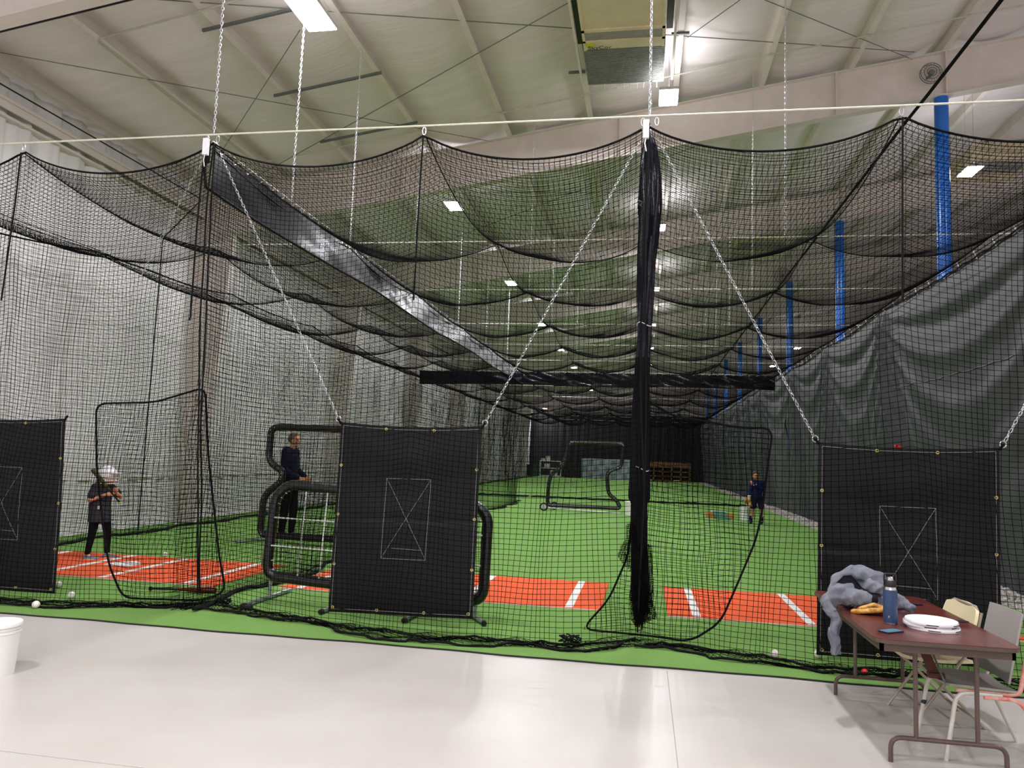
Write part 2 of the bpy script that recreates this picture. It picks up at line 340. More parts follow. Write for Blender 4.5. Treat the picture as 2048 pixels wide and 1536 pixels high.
for k in range(-4, 9):
    y = 13.15+7.66*k
    if y < 0: lab = 'lamp over the entrance side of the hall'
    lab = ['lamp far behind the camera, last of the centre row', 'lamp behind the camera, next to last of the centre row', 'lamp above and behind the camera in the centre row', 'lamp just above the camera in the centre row', 'square white lamp left of the big roof beam, nearest of the centre row', 'second lamp of the centre row, just right of the gathered net',
           'third lamp of the centre row beside the gathered net', 'fourth lamp of the centre row', 'fifth lamp of the centre row', 'sixth lamp of the centre row', 'seventh lamp of the centre row, behind the far black band',
           'eighth lamp of the centre row', 'farthest lamp of the centre row, seen below the black band'][k+4]
    lamp(.33, y, 8.19, lab, 'centre row of ceiling lights')
for k in range(-4, 8):
    y = 8.62+7.66*k
    lab = ['lamp of the left row farthest behind the camera', 'lamp of the left row behind the camera', 'lamp of the left row behind and left of the camera', 'lamp of the left row above and behind the camera', 'oblong lamp at the top edge, nearest of the left row', 'second lamp of the left row, over the black divider band', 'third lamp of the left row', 'fourth lamp of the left row beside the slanting chain',
           'fifth lamp of the left row', 'sixth lamp of the left row', 'seventh lamp of the left row', 'eighth lamp of the left row'][k+4]
    lamp(-4.4, y, 7.37, lab, 'left row of ceiling lights', w=.34 if k else .42, l=.62 if k else .95)
lamp(6.95, 17.4, 8.27, 'oval looking lamp right of the nearest blue column', 'right row of ceiling lights')
lamp(8.4, 43.8, 8.27, 'lamp right of the third blue column above the curtain', 'right row of ceiling lights')
lamp(8.4, 51.9, 8.27, 'lamp beside the chain of the right hitting mat, above the curtain', 'right row of ceiling lights')
for y, lb in ((-17, 'right row lamp farthest behind the camera'), (-9.5, 'right row lamp behind the camera'), (-2, 'right row lamp just behind the camera')): lamp(9.5, y, 9.3, lb, 'right row of ceiling lights')
lamp(9.5, 6.0, 9.3, 'lamp off to the right of the frame over the table side', 'right row of ceiling lights')
lamp(-8.6, 65.5, 5.95, 'small far lamp at the left under the black band', 'far low lamps')
lamp(-5.85, 72, 7.37, 'small far lamp under the black band, right of the low one', 'far low lamps')

# ------------------------------------------------------------------ fittings on the roof
def RF(px, py, dz=0.):
    r = ray(px, py); t = (8.9+dz-CAM_H)/(r[2]-RS*r[0]); return r*t+np.array([0, 0, CAM_H])
def bar(name, a, b, r, m_, label, cat, group=None, n=8):
    m = MB(); m.tube([a, b], r, n); o = m.build(name, m_); return tag(o, label, cat, group)
for (a, b, lab) in (((405, 60), (600, 15), 'slotted grey strut under the roof, nearest the top edge'), ((545, 188), (765, 148), 'slotted grey strut under the roof, middle of three'), ((640, 283), (835, 245), 'slotted grey strut under the roof, nearest the big beam')):
    p, q = RF(*a, -.03), RF(*b, -.03); p[1] = q[1] = (p[1]+q[1])/2; m = MB(); p[2] = zp(p[0])-.035; q[2] = zp(q[0])-.035
    d = q-p
    m.add([p+(0,-.02,-.02), p+(0,.02,-.02), p+(0,.02,.02), p+(0,-.02,.02), q+(0,-.02,-.02), q+(0,.02,-.02), q+(0,.02,.02), q+(0,-.02,.02)], [(0,1,2,3),(7,6,5,4),(0,4,5,1),(1,5,6,2),(2,6,7,3),(3,7,4,0)])
    tag(m.build('strut_channel', M['greysteel'], smooth=False), lab, 'strut', 'struts under the purlins')
def clamp_bar(x, y, lab):
    m = MB(); z = zp(x)-.02; m.box((x-.16, y-.02, z-.03), (x+.14, y+.02, z+.01)); tag(m.build('beam_clamp', M['greysteel']), lab, 'bracket', 'brackets on the purlins')
clamp_bar(-1.3, 12.96, 'short dark bracket left of the roof unit'); clamp_bar(.5, 12.4, 'short dark bracket right of the roof unit')
def pipe(name, pts, r, m_, label, cat, group=None):
    m = MB(); m.tube(pts, r, 8); return tag(m.build(name, m_), label, cat, group)
def roofpt(x, y, dz): return (x, y, zp(x)+dz)
pipe('conduit', rounded([roofpt(-9.7, 13.95, -.03), roofpt(-4.5, 13.95, -.03), roofpt(2, 13.75, -.03), roofpt(12, 13.9, -.03)], .3), .014, M['pvc'], 'long white pipe crossing under the roof up to the right', 'pipe')
pipe('conduit', rounded([roofpt(-4.6, 9.1, -.03), roofpt(-8.05, 9.25, -.03), roofpt(-8.12, 60, -.03)], .12), .014, M['pvc'], 'white pipe bending at top left and following a purlin', 'pipe')
pipe('cable', [roofpt(-9.9, 8.63, -.05), roofpt(-5.0, 8.63, -.05)], .014, M['black'], 'black cable crossing the top left corner of the roof', 'cable')
pipe('cable', rounded([(-9.6, -2, 7.0), (-9.6, 9.3, 6.98), (-9.6, 14.5, 7.03), (-9.6, 13.3, 5.8), (-9.62, 13.3, .0)], .1), .013, M['black'], 'black cable along the left wall that folds back and drops to the floor', 'cable')
m = MB(); pts = [(4.9, -3, 8.42), (4.9, 13.9, 8.40), (4.9, 15.1, 8.42), (4.9, 40, 8.35), (4.9, 66, 8.3)]
m.tube(pts, .03, 8); tag(m.build('cable', M['rope']), 'thick black cable running down the hall beside the blue columns', 'cable')
RODS = [((0, 105), (1060, 297)), ((600, 60), (400, 370)), ((1480, 0), (1375, 75)), ((1530, 0), (1840, 125))]
for i, (a, b) in enumerate(RODS):
    p, q = RF(*a, -.02), RF(*b, -.02)
    pipe('brace_rod', [p, q], .007, M['greysteel'], ['thin brace rod crossing the left roof bays', 'thin brace rod rising behind the left chain', 'thin brace rod right of the roof unit', 'thin brace rod running to the joint of the big beam'][i], 'rod', 'roof brace rods')
for j, y in enumerate(BAYS[3:8]):
    for s in (-1, 1):
        pipe('brace_rod', [roofpt(5.0 if s > 0 else -9, y+.2, -.02-.02*s), roofpt(-9 if s > 0 else 5.0, y+7.4, -.02-.02*s)], .008, M['greysteel'], 'brace rod crossing one of the far roof bays', 'rod', 'far roof brace rods')
# roof unit
t = thing('roof_heater', (-.45, 11.3, 8.3), 'beige and grey heater unit hung between purlins at the top of the picture', 'heater')
x0, x1, y0, y1 = -1.10, .22, 9.6, 11.95; zb = 8.5
m = MB(); m.box((x0, y0, zb), (x1, y1, zb+.45)); m.build('cabinet', M['hvac'], t, smooth=False)
m = MB()
for (a, b, c, d) in ((x0, x0+.045, y0, y1), (x1-.045, x1, y0, y1), (x0, x1, 11.35, 11.42), (x0, x1, 11.66, 11.72)): m.box((a, c, zb-.02), (b, d, zb))
build_each(m, 'cabinet_frame', M['hvac'], t, smooth=False)
m = MB(); m.box((x0+.05, 11.42, zb-.012), (x1-.05, 11.66, zb)); m.build('access_panel', M['hvacp'], t)
m = MB(); nr = 24
for i in range(nr):
    a = 11.95+1.17*i/nr; m.box((x0, a, zb-.0), (x1, a+1.17/nr*.55, zb+.035))
m.box((x0, 11.95, zb+.03), (x1, 13.12, zb+.3)); m.box((x0-.015, 11.95, zb-.01), (x0, 13.12, zb+.3)); m.box((x1, 11.95, zb-.01), (x1+.015, 13.12, zb+.3)); m.box((x0, 13.1, zb-.01), (x1, 13.13, zb+.3)); m.build('coil_grille', M['hvacg'], t, smooth=False)
m = MB(); m.box((x0+.04, 11.72, zb-.024), (x0+.18, 11.84, zb-.021), 0); m.build('label_patch', M['yellow'], t)
def text_obj(body, size, mt, parent=None, ext=.001):
    cu = bpy.data.curves.new('lettering', 'FONT'); cu.body = body; cu.size = size; cu.extrude = ext; cu.align_x = 'LEFT'
    o = bpy.data.objects.new('tmp', cu); COL.objects.link(o); dg = bpy.context.evaluated_depsgraph_get(); dg.update()
    me = bpy.data.meshes.new_from_object(o.evaluated_get(dg)); bpy.data.objects.remove(o); me.materials.clear(); me.materials.append(mt)
    q = link('lettering', me); q.parent = parent; return q
lt = text_obj('SkyCor', .13, M['ink'], t); lt.rotation_euler = (PI, 0, 0); lt.location = (x0+.07-t.location.x, 11.90-t.location.y, zb-.03-t.location.z)
m = MB()
for i in range(9):
    x = x0+.28+i*.117; m.tube([(x, 13.12, zb-.01), (x, 13.16, zb-.10)], .008, 5)
build_each(m, 'hanger_strip', M['steelw'], t)
m = MB()
for x in (x0-.12, x1+.16): m.box((x-.02, 9.6, zb), (x+.02, 13.1, zb+.04))
build_each(m, 'support_rail', M['steelw'], t)
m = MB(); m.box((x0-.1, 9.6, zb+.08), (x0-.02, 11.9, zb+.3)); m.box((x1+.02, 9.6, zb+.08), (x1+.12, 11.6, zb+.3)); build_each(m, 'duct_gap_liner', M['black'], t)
# second unit behind the nearest column and one further on
for (x, y, z, lab) in ((9.3, 22.3, 10.0, 'boxy beige unit hung high behind the nearest blue column'), (3.6, 25.3, 8.75, 'beige unit hung under the roof between second and third columns')):
    t = thing('roof_heater', (x, y, z), lab, 'heater'); m = MB(); m.box((x-.8, y-1.1, z), (x+.8, y+1.1, z+.5)); m.build('cabinet', M['hvac'], t, smooth=False)
    m = MB(); m.box((x-.7, y-1.0, z-.02), (x+.7, y-.2, z)); m.build('access_panel', M['hvacp'], t)
# round fans
def fan(c, R, lab):
    t = thing('wall_fan', c, lab, 'fan'); x, y, z = c
    m = MB()
    for r_, yy in ((R, 0), (R, -.07), (R*.72, -.09), (R*.45, -.1)):
        m.tube([(x+r_*math.cos(a), y+yy, z+r_*math.sin(a)) for a in np.linspace(0, 2*PI, 32, endpoint=False)], .007, 5, closed=True)
    for a in np.linspace(0, 2*PI, 20, endpoint=False):
        m.tube([(x+R*math.cos(a), y, z+R*math.sin(a)), (x+R*math.cos(a), y-.07, z+R*math.sin(a)), (x+.05*math.cos(a), y-.1, z+.05*math.sin(a))], .003, 4)
    m.build('guard', M['greysteel'], t)
    m = MB(); m.lathe([(.01, -.11), (.05, -.1), (.055, .05), (.03, .07)], (x, y, z), 16, axis='y'); m.build('motor', M['greysteel'], t)
    m = MB()
    for k in range(4):
        a = k*PI/2+.4; P = []
        for r_ in np.linspace(.05, R*.9, 5):
            P.append([(x+r_*math.cos(a+s), y-.03+.03*s, z+r_*math.sin(a+s)) for s in np.linspace(-.32, .32, 4)])
        m.slab(P, .003)
    build_each(m, 'blade', M['steelw'], t)
    m = MB(); m.box((x-.02, y+.05, z-.02), (x+.02, y+.18, z+.02)); m.build('bracket', M['greysteel'], t)
fan((5.30, 14.92, 9.29), .19, 'round caged fan on the big beam left of the nearest column')
fan((5.25, 30.2, 9.1), .3, 'dark round caged fan above the third blue column')

# ------------------------------------------------------------------ cables, chains
CAGE_Y0, CAGE_Y1 = 7.1, 28.2; ZT = 4.9
YC = [7.05, 10.9, 14.2, 17.95, 21.3, 24.8, 28.2]
XL, XD, XM, XR = -9.3, -4.59, 0.0, 4.6
for i, y in enumerate(YC):
    m = MB(); n = 40; P = [(x, y, (5.0 if i == 0 else 4.93)+.0016*abs(((x+9.3) % 4.6)-2.3)) for x in np.linspace(-9.95, 8.0 if i == 0 else 5.5, n)]
    m.tube(P, .010 if i == 0 else .008, 6); tag(m.build('suspension_cable', M['wcable']), 'long white cable strung across the front, carrying the cage nets' if i == 0 else 'white cable across the cage roofs, %s from the front' % ['', 'second', 'third', 'fourth', 'fifth', 'sixth', 'seventh'][i], 'cable', 'cables carrying the nets')
for i, y in enumerate((34, 40, 46, 52, 58, 64)):
    m = MB(); m.tube([(-9.9, y, 4.95), (5.2, y, 4.95)], .01, 5); tag(m.build('suspension_cable', M['wcable']), 'pale cable across the far cage beyond the black band', 'cable', 'cables carrying the far nets')
for x, nm in ((XD, 'the left divider'), (-.0, 'the centre line'), (4.75, 'the side curtain'), (-9.2, 'the left wall')):
    m = MB(); P = []
    for a, b in zip(YC[:-1], YC[1:]):
        for t_ in np.linspace(0, 1, 6, endpoint=False): P.append((x, a+(b-a)*t_, 4.93-.02*4*t_*(1-t_)))
    P.append((x, YC[-1], 4.93)); P.append((x, 65, 4.95)); m.tube(P, .007, 5); tag(m.build('suspension_cable', M['wcable' if x == XD else 'rope']), 'lengthwise cable above '+nm, 'cable')
def chain_mesh(name, a, b, wire=.0032, pitch=.042, width=.012):
    a = Vector(a); b = Vector(b); d = b-a; ln = d.length; n = max(2, int(ln/pitch)); d.normalize()
    u = d.orthogonal().normalized(); w = d.cross(u); m = MB(); ns = 8; nt = 5
    base = []
    for k in range(ns):
        t_ = 2*PI*k/ns; base.append((math.cos(t_)*width+0, math.sin(t_)*pitch*.62))
    V = []; F = []
    for i in range(n):
        c = a+d*((i+.5)*ln/n); s1, s2 = (u, w) if i % 2 == 0 else (w, u)
        off = len(V)
        for k in range(ns):
            bx, by = base[k]; ctr = c+s1*bx+d*by; rad = (s1*math.cos(2*PI*k/ns)+d*math.sin(2*PI*k/ns))
            for q in range(nt):
                an = 2*PI*q/nt; V.append(tuple(ctr+(rad*math.cos(an)+s2*math.sin(an))*wire))
        for k in range(ns):
            for q in range(nt): F.append((off+k*nt+q, off+k*nt+(q+1) % nt, off+((k+1) % ns)*nt+(q+1) % nt, off+((k+1) % ns)*nt+q))
    m.add(V, F); return m.mesh(name, M['chainm'])
def chain(a, b, label, group=None, **k):
    return tag(link('chain', chain_mesh('chain', a, b, **k)), label, 'chain', group)
chain((-4.62, 7.07, zp(-4.62)), (-4.59, 7.06, 5.02), 'bright chain from the roof to the top of the left divider band', wire=.004)
chain((.0, 7.07, zp(0)), (.0, 7.06, 5.02), 'bright chain from the roof to the top of the gathered centre net', wire=.004)
chain((-4.58, 8.9, zp(-4.6)), (-4.6, 8.9, 4.94), 'chain below the nearest lamp down to the divider band', wire=.004)
for i, y in enumerate(YC[1:6]):
    chain((-4.6, y, zp(-4.6)), (-4.6, y, 4.94), 'vertical chain down to the divider band', 'chains along the divider band', wire=.004)
for i, y in enumerate(YC[1:6]):
    chain((1.93, y, zp(1.93)), (1.93, y, 4.94), 'vertical chain down to the right cage roof', 'chains over the right cage', wire=.004 if i == 0 else .0026)
    if i: chain((-2.25, y, zp(-2.25)), (-2.25, y, 4.94), 'vertical chain down to the middle cage roof', 'chains over the middle cage', wire=.0026)
    chain((0.02, y, zp(0)), (0.02, y, 4.94), 'vertical chain over the centre line of the cages', 'chains over the centre line', wire=.0026)

# ------------------------------------------------------------------ nets
CELL = .052; R0 = .0026
CL = [-9.2, -6.92, -4.59, -2.25, -.02, 2.26, 4.6]
def topz(x):
    x = np.asarray(x, float); z = np.full(x.shape, ZT)
    for a, b in zip(CL[:-1], CL[1:]):
        k = (x >= a) & (x <= b); u = (x[k]-a)/(b-a); z[k] = ZT-.30*(4*u*(1-u))**.85
    return z
XF = np.array([-9.3, -6.2, -5.6, -4.9, -4.5, -4.1, -2.7, -1.7, -.66, -.1, .46, .96, 1.5, 1.93, 3, 4.7])
YF = np.array([6.95, 6.97, 7.12, 7.25, 7.62, 7.38, 7.0, 6.9, 6.9, 7.26, 7.28, 7.1, 6.89, 6.86, 6.9, 7.0])
def front_net(x0, x1, name, label, seed, ropeside=None, bottom_clip=0.):
    nx = int((x1-x0)/CELL); xs = np.linspace(x0, x1, nx+1)
    nh = int(5.0/CELL); ex = 14; X = np.repeat(xs[:, None], nh+ex+1, 1); tz = topz(xs); yb = np.interp(xs, XF, YF)
    Z = np.zeros_like(X); Y = np.zeros_like(X)
    for j in range(nh+ex+1):
        if j <= nh:
            t_ = j/nh; Z[:, j] = tz*(1-t_)+.02
            s = t_**3
            Y[:, j] = 7.07*(1-s)+yb*s + .05*wob(xs*1.1, t_*4, seed)*min(1, t_*3)*(1-.4*s) + .018*np.sin(xs*9+t_*5+seed)*t_
            X[:, j] = xs + (.022*np.sin(xs*5+t_*7+seed)+.012*np.sin(xs*13-t_*5))*t_*2
        else:
            q = (j-nh)/ex; cr = .5+.5*np.sin(xs*3.1+seed)
            Y[:, j] = yb-.02-(.14+.13*cr)*q+.05*np.sin(q*7+xs*6)*q + .05*wob(xs*1.1, 4., seed)*.6
            Z[:, j] = .022+.035*np.abs(np.sin(q*6.5+xs*4+seed))*(1-.5*q)+.01*np.sin(xs*23+q*9)
            X[:, j] = xs+.05*np.sin(xs*7+q*5)+.03*q*np.sin(xs*17)
    Z = np.maximum(Z, .02)
    t = thing(name, (float((x0+x1)/2), 7.07, 0), label, 'net')
    o = link('netting', net_mesh('netting', np.stack([X, Y, Z], -1), R0), t)
    m = MB(); P = np.stack([X[:, 0], Y[:, 0], Z[:, 0]], -1); m.tube(P[::2], .011, 6); m.build('top_rope', M['rope'], t)
    m = MB(); P = np.stack([X[:, -1], Y[:, -1], Z[:, -1]], -1); P[:, 1] += .05*np.sin(P[:, 0]*2.2+seed); m.tube(P[::2], .012, 6)
    P2 = np.stack([X[:, nh+5], Y[:, nh+5], Z[:, nh+5]+.01], -1); m.tube(P2[::2], .010, 6); build_each(m, 'bottom_rope', M['rope'], t)
    for s in (0, -1):
        m = MB(); P = np.stack([X[s, :nh], Y[s, :nh], Z[s, :nh]], -1); m.tube(P[::2], .009, 6); m.build('side_rope', M['rope'], t)
    return t
front_net(-9.2, XD, 'batting_cage_net', 'large black net hung across the left cage front, left of the divider band', 1.)
front_net(XD+.02, -.02, 'batting_cage_net', 'large black net across the middle cage front, between divider band and gathered net', 2.3)
front_net(.0, 4.6, 'batting_cage_net', 'large black net across the right cage front, right of the gathered net', 4.1)
# ceiling nets sagging between the cables
def ceil_net(x0, x1, y_list, label, cell=CELL, r=R0, ropes=True, knots=CL, sagx=.30):
    nx = int((x1-x0)/cell); xs = np.linspace(x0, x1, nx+1); yl = []
    for a, b in zip(y_list[:-1], y_list[1:]):
        yl += list(np.linspace(a, b, int((b-a)/cell), endpoint=False))
    ys_ = np.array(yl+[y_list[-1]]); X, Y = np.meshgrid(xs, ys_, indexing='ij')
    U = np.zeros_like(xs); kk = [k for k in knots]
    for a, b in zip(kk[:-1], kk[1:]):
        k = (xs >= a) & (xs <= b); U[k] = 4*((xs[k]-a)/(b-a))*(1-(xs[k]-a)/(b-a))
    V_ = np.zeros_like(ys_)
    for a, b in zip(y_list[:-1], y_list[1:]):
        k = (ys_ >= a) & (ys_ <= b); V_[k] = 4*((ys_[k]-a)/(b-a))*(1-(ys_[k]-a)/(b-a))
    edge = np.minimum((xs-x0), (x1-xs)); ef = np.clip(edge/1.2, 0, 1)
    Z = ZT-sagx*(U**.85)[:, None]-.22*V_[None, :]*(.25+.75*ef[:, None])-.05*wob(X*.8, Y*.7, x0)*(U[:, None])*.5
    if ropes:
        t = thing('cage_roof_net', (float(x0+x1)/2, y_list[0], ZT), label, 'net')
        link('netting', net_mesh('netting', np.stack([X, Y, Z], -1), r), t)
        for y in y_list[1:]:
            j = int(np.argmin(abs(ys_-y))); m = MB(); P = np.stack([X[:, j], Y[:, j], Z[:, j]], -1); m.tube(P[::3], .008, 5); m.build('cross_rope', M['rope'], t)
        for kx in kk:
            if x0 <= kx <= x1:
                i = int(np.argmin(abs(xs-kx))); m = MB(); P = np.stack([X[i], Y[i], Z[i]], -1); m.tube(P[::4], .007, 5); m.build('long_rope', M['rope'], t)
        return t
    o = link('cage_roof_net', net_mesh('netting', np.stack([X, Y, Z], -1), r)); return tag(o, label, 'net')
ceil_net(-9.2, XD, YC, 'black roof net sagging over the left cage')
ceil_net(XD, -.02, YC, 'black roof net sagging over the middle cage')
ceil_net(-.02, 4.6, YC, 'black roof net sagging over the right cage beside the curtain')
ceil_net(-9.2, 4.6, [28.3, 34, 40, 46, 52, 58, 64.5], 'dark roof net over the far cage beyond the black band', cell=.11, r=.0045, ropes=False)
# side net of the left cage, flaring from the cable out to the wall foot
def wall_net(y0, y1, xt, xb, label, seed, cell=CELL, r=R0, pool=6, name='cage_side_net', zt=None):
    ny = int((y1-y0)/cell); ys_ = np.linspace(y0, y1, ny+1); nh = int(4.9/cell); P = np.zeros((ny+1, nh+pool+1, 3))
    Vt = np.zeros_like(ys_)
    for a, b in zip(YC[:-1], YC[1:]):
        k = (ys_ >= a) & (ys_ <= b); Vt[k] = 4*((ys_[k]-a)/(b-a))*(1-(ys_[k]-a)/(b-a))
    ztop = ZT-.05-.12*Vt
    for j in range(nh+pool+1):
        t_ = min(1, j/nh); xx_ = xt(ys_)*(1-t_)+xb(ys_)*t_+.04*wob(ys_*.9, t_*4, seed)*math.sin(PI*min(1, t_*.9+.05))
        P[:, j, 0] = xx_; P[:, j, 1] = ys_+.015*np.sin(ys_*7+t_*6); P[:, j, 2] = np.maximum(ztop*(1-t_), .02)
        if j > nh:
            q = (j-nh)/pool; P[:, j, 0] += .25*q*np.abs(np.sin(ys_*1.3+seed)); P[:, j, 2] = .022+.03*np.abs(np.sin(ys_*5+q*4))
    t = thing(name, (float(xt(ys_)[0]), y0, 0), label, 'net')
    link('netting', net_mesh('netting', P, r), t)
    m = MB(); m.tube(P[::4, 0], .014, 6); m.build('top_rope', M['rope'], t)
    m = MB(); m.tube(P[::4, -1], .022, 6); m.build('bottom_rope', M['rope'], t)
    return t
xt = lambda y: np.interp(y, [7, 9.5, 11.8, 16, 22, 29], [-9.7, -9.55, -8.7, -8.4, -8.6, -8.8])
wall_net(7.1, 28.2, xt, lambda y: -9.35+0*y, 'black side net of the left cage hanging along the pale wall', .4)
wall_net(7.1, 28.2, lambda y: XD+0*y, lambda y: XD-.05+.08*np.sin(y*.8), 'black divider net hanging below the long black band', 1.9, name='cage_divider_net')
wall_net(28.4, 64, lambda y: -9.1+0*y, lambda y: -9.3+0*y, 'dark side net of the far cage along the pale wall', 2.9, cell=.1, r=.005, name='cage_side_net')
# back nets hanging from the far band down to the turf
def back_net(x0, x1, label, seed):
    nx = int((x1-x0)/.07); xs = np.linspace(x0, x1, nx+1); nh = 70; P = np.zeros((nx+1, nh+7, 3))
    for j in range(nh+7):
        t_ = min(1, j/nh); P[:, j, 0] = xs+.03*np.sin(xs*6+t_*5); P[:, j, 1] = 28.25+t_**2*2.9+.08*wob(xs*.8, t_*3, seed)*t_; P[:, j, 2] = np.maximum(4.4*(1-t_), .02)
        if j > nh: P[:, j, 1] += (j-nh)*.06; P[:, j, 2] = .03+.03*np.abs(np.sin(xs*5+j))
    t = thing('cage_back_net', (float(x0+x1)/2, 28.25, 0), label, 'net'); link('netting', net_mesh('netting', P, .0032), t)
    for jj, rr in ((nh, .02), (nh+6, .03)):
        m = MB(); m.tube(P[::4, jj], rr, 6); m.build('bottom_rope', M['rope'], t)
back_net(-9.0, XD, 'back net closing the left cage below the far black band', .3)
back_net(XD, -.02, 'back net behind the wheeled screen in the middle cage', 1.3)
back_net(.0, 4.5, 'back net closing the right cage behind the child with the glove', 2.6)
# doorway flaps: second layers of net with roped edges
def flap(outline, y0, label, seed, cell=.05, amp=.05):
    """net clipped to a roped outline hanging near the front plane"""
    A = np.array(outline); xmin, zmin = A.min(0); xmax, zmax = A.max(0)
    def ysurf(x, z): return y0+amp*np.sin(x*4+z*1.5+seed)+amp*.5*np.sin(z*5-x*3)
    def inside_spans(c, ax):
        h = []; n = len(A)
        for i in range(n):
            p, q = A[i], A[(i+1) % n]
            if (p[ax]-c)*(q[ax]-c) < 0: h.append(p[1-ax]+(c-p[ax])/(q[ax]-p[ax])*(q[1-ax]-p[1-ax]))
        h.sort(); return [(h[i], h[i+1]) for i in range(0, len(h)-1, 2)]
    m = MB()
    for ax, lo, hi in ((0, xmin, xmax), (1, zmin, zmax)):
        for c in np.arange(lo+cell*.5, hi, cell):
            for a, b in inside_spans(c, ax):
                k = max(2, int((b-a)/cell)+1); s = np.linspace(a, b, k); w_ = c+.012*np.sin(s*9+c*5+seed)
                x, z = (w_, s) if ax == 0 else (s, w_)
                m.tube(np.stack([x, ysurf(x, z), z], -1), R0, 3, cap=False)
    t = thing('net_flap', (float(A[:, 0].mean()), y0, 0), label, 'net'); m.build('netting', M['net'], t, smooth=False)
    R_ = rounded([(p[0], ysurf(p[0], p[1]), p[1]) for p in outline], .12, closed=True); m = MB(); m.tube(R_, .011, 6, closed=True); m.build('edge_rope', M['rope'], t)
flap([(-5.97, 2.11), (-5.34, 2.15), (-4.68, 2.32), (-4.60, 1.6), (-4.52, 1.12), (-4.40, .5), (-4.32, .16), (-4.6, .05), (-5.44, .04), (-5.67, .37), (-5.80, .9), (-5.90, 1.44)], 7.42, 'roped net flap hanging beside the batter, left of the divider', .5)
flap([(.03, 2.28), (.29, 2.13), (.61, 2.1), (.92, 2.04), (1.2, 2.05), (1.15, 1.7), (1.12, 1.3), (1.07, 1.0), (.91, .62), (.73, .24), (.46, .05), (.1, .05), (-.55, .06), (-.3, .35), (-.12, .8), (-.08, 1.4)], 7.40, 'roped net flap curving beside the gathered net in the right cage', 2.2, cell=.048, amp=.07)
# tie ropes hanging from the clips
for i, x in enumerate((-6.92, -2.25, 2.26)):
    m = MB(); m.tube([(x, 7.03, 4.88), (x-.01, 7.03, 4.3), (x-.02-.05*(i == 0), 7.04, 3.2)], .009, 6)
    tag(m.build('tie_rope', M['rope']), ['black rope end dangling from the clip of the left cage front', 'black rope end dangling from the clip of the middle cage front', 'black rope end dangling from the clip of the right cage front'][i], 'rope')
m = MB(); m.tube([(-4.66, 7.02, 4.85), (-4.68, 7.02, 4.0), (-4.66, 7.0, 3.02), (-4.67, 7.0, 2.98)], .009, 6); tag(m.build('tie_rope', M['rope']), 'black rope end dangling at the corner of the divider band', 'rope')
def clip(x, y, z, lab, group='clips on the front cable'):
    m = MB(); m.tube([(x+.018*math.cos(a), y, z+.04*math.sin(a)) for a in np.linspace(0, 2*PI, 14, endpoint=False)], .005, 5, closed=True)
    tag(m.build('carabiner', M['chainm']), lab, 'clip', group)
for x, lab in ((-6.92, 'steel clip holding the left net on the front cable'), (-4.66, 'left steel clip at the divider band corner'), (-4.54, 'right steel clip at the divider band corner'), (-2.25, 'steel clip holding the middle net on the front cable'),
               (-.06, 'left steel clip above the gathered net'), (.07, 'right steel clip above the gathered net'), (2.26, 'steel clip holding the right net on the front cable')): clip(x, 7.06, 4.95, lab)
# long black vinyl bands
def band(P0, P1, h, tilt, label, seed, name='vinyl_band', nseg=160, amp=.02, front=None):
    P0 = np.array(P0); P1 = np.array(P1); d = P1-P0; ln = np.linalg.norm(d); d /= ln; side = np.array([d[1], -d[0], 0]); P = np.zeros((nseg+1, 9, 3))
    for i in range(nseg+1):
        s = i/nseg*ln; hh = h*(1+.06*math.sin(s*.9+seed))
        for j in range(9):
            v = j/8; off = tilt*v*hh+amp*math.sin(s*2.3+v*3+seed)*v+amp*.7*math.sin(s*5.1-v*5+seed)*math.sin(PI*v)
            P[i, j] = P0+d*s+side*off+np.array([0, 0, -hh*v-.02*abs(math.sin(s*PI/1.15))*(1-v)])
    t = thing(name, tuple(P0), label, 'vinyl band'); m = MB(); m.slab(P, .006); m.build('vinyl_sheet', M['vinyl'], t, ang=80)
    m = MB(); m.tube(P[::2, -1], .016, 6); m.build('hem', M['rope'], t)
    m = MB(); z = []
    for i in range(int(ln/.28)):
        p = P0+d*(i*.28+.1); z += [p+np.array([0, 0, .03]), p+side*.02+np.array([0, 0, -.04]), p+d*.12+np.array([0, 0, .03])]
    m.tube(z, .005, 4); m.build('lacing', M['strap'], t)
    return t
band((XD, 7.08, 4.87), (XD, 28.1, 4.90), .48, .045, 'long black vinyl band running away above the left divider', .2, amp=.007)
band((-8.7, 28.2, 4.92), (4.65, 28.2, 4.92), .5, .02, 'black vinyl band strung across the far end of the cages', 1.4, amp=.06)
m = MB(); m.tube([(-4.62, 7.04, 4.86), (-4.66, 7.04, 4.65), (-4.63, 7.05, 4.42), (-4.56, 7.2, 4.38)], .016, 6); m.box((-4.635, 7.0, 4.68), (-4.595, 7.03, 4.92))
tag(m.build('corner_strap', [M['rope']]), 'black corner strap of the divider band', 'strap')
for x, lab in ((-4.62, 'white plastic pulley block at the divider band corner'), (-.03, 'white plastic pulley block above the gathered net')):
    t = thing('pulley_block', (x, 6.98, 4.8), lab, 'pulley'); m = MB(); m.box((x-.028, 6.96, 4.75), (x+.028, 7.0, 4.93)); m.build('block', M['wplastic'], t); m = MB(); m.tube([(x, 6.97, 4.75), (x-.01, 6.97, 4.70), (x+.005, 6.97, 4.62)], .006, 5); m.build('rope_tail', M['strap'], t)
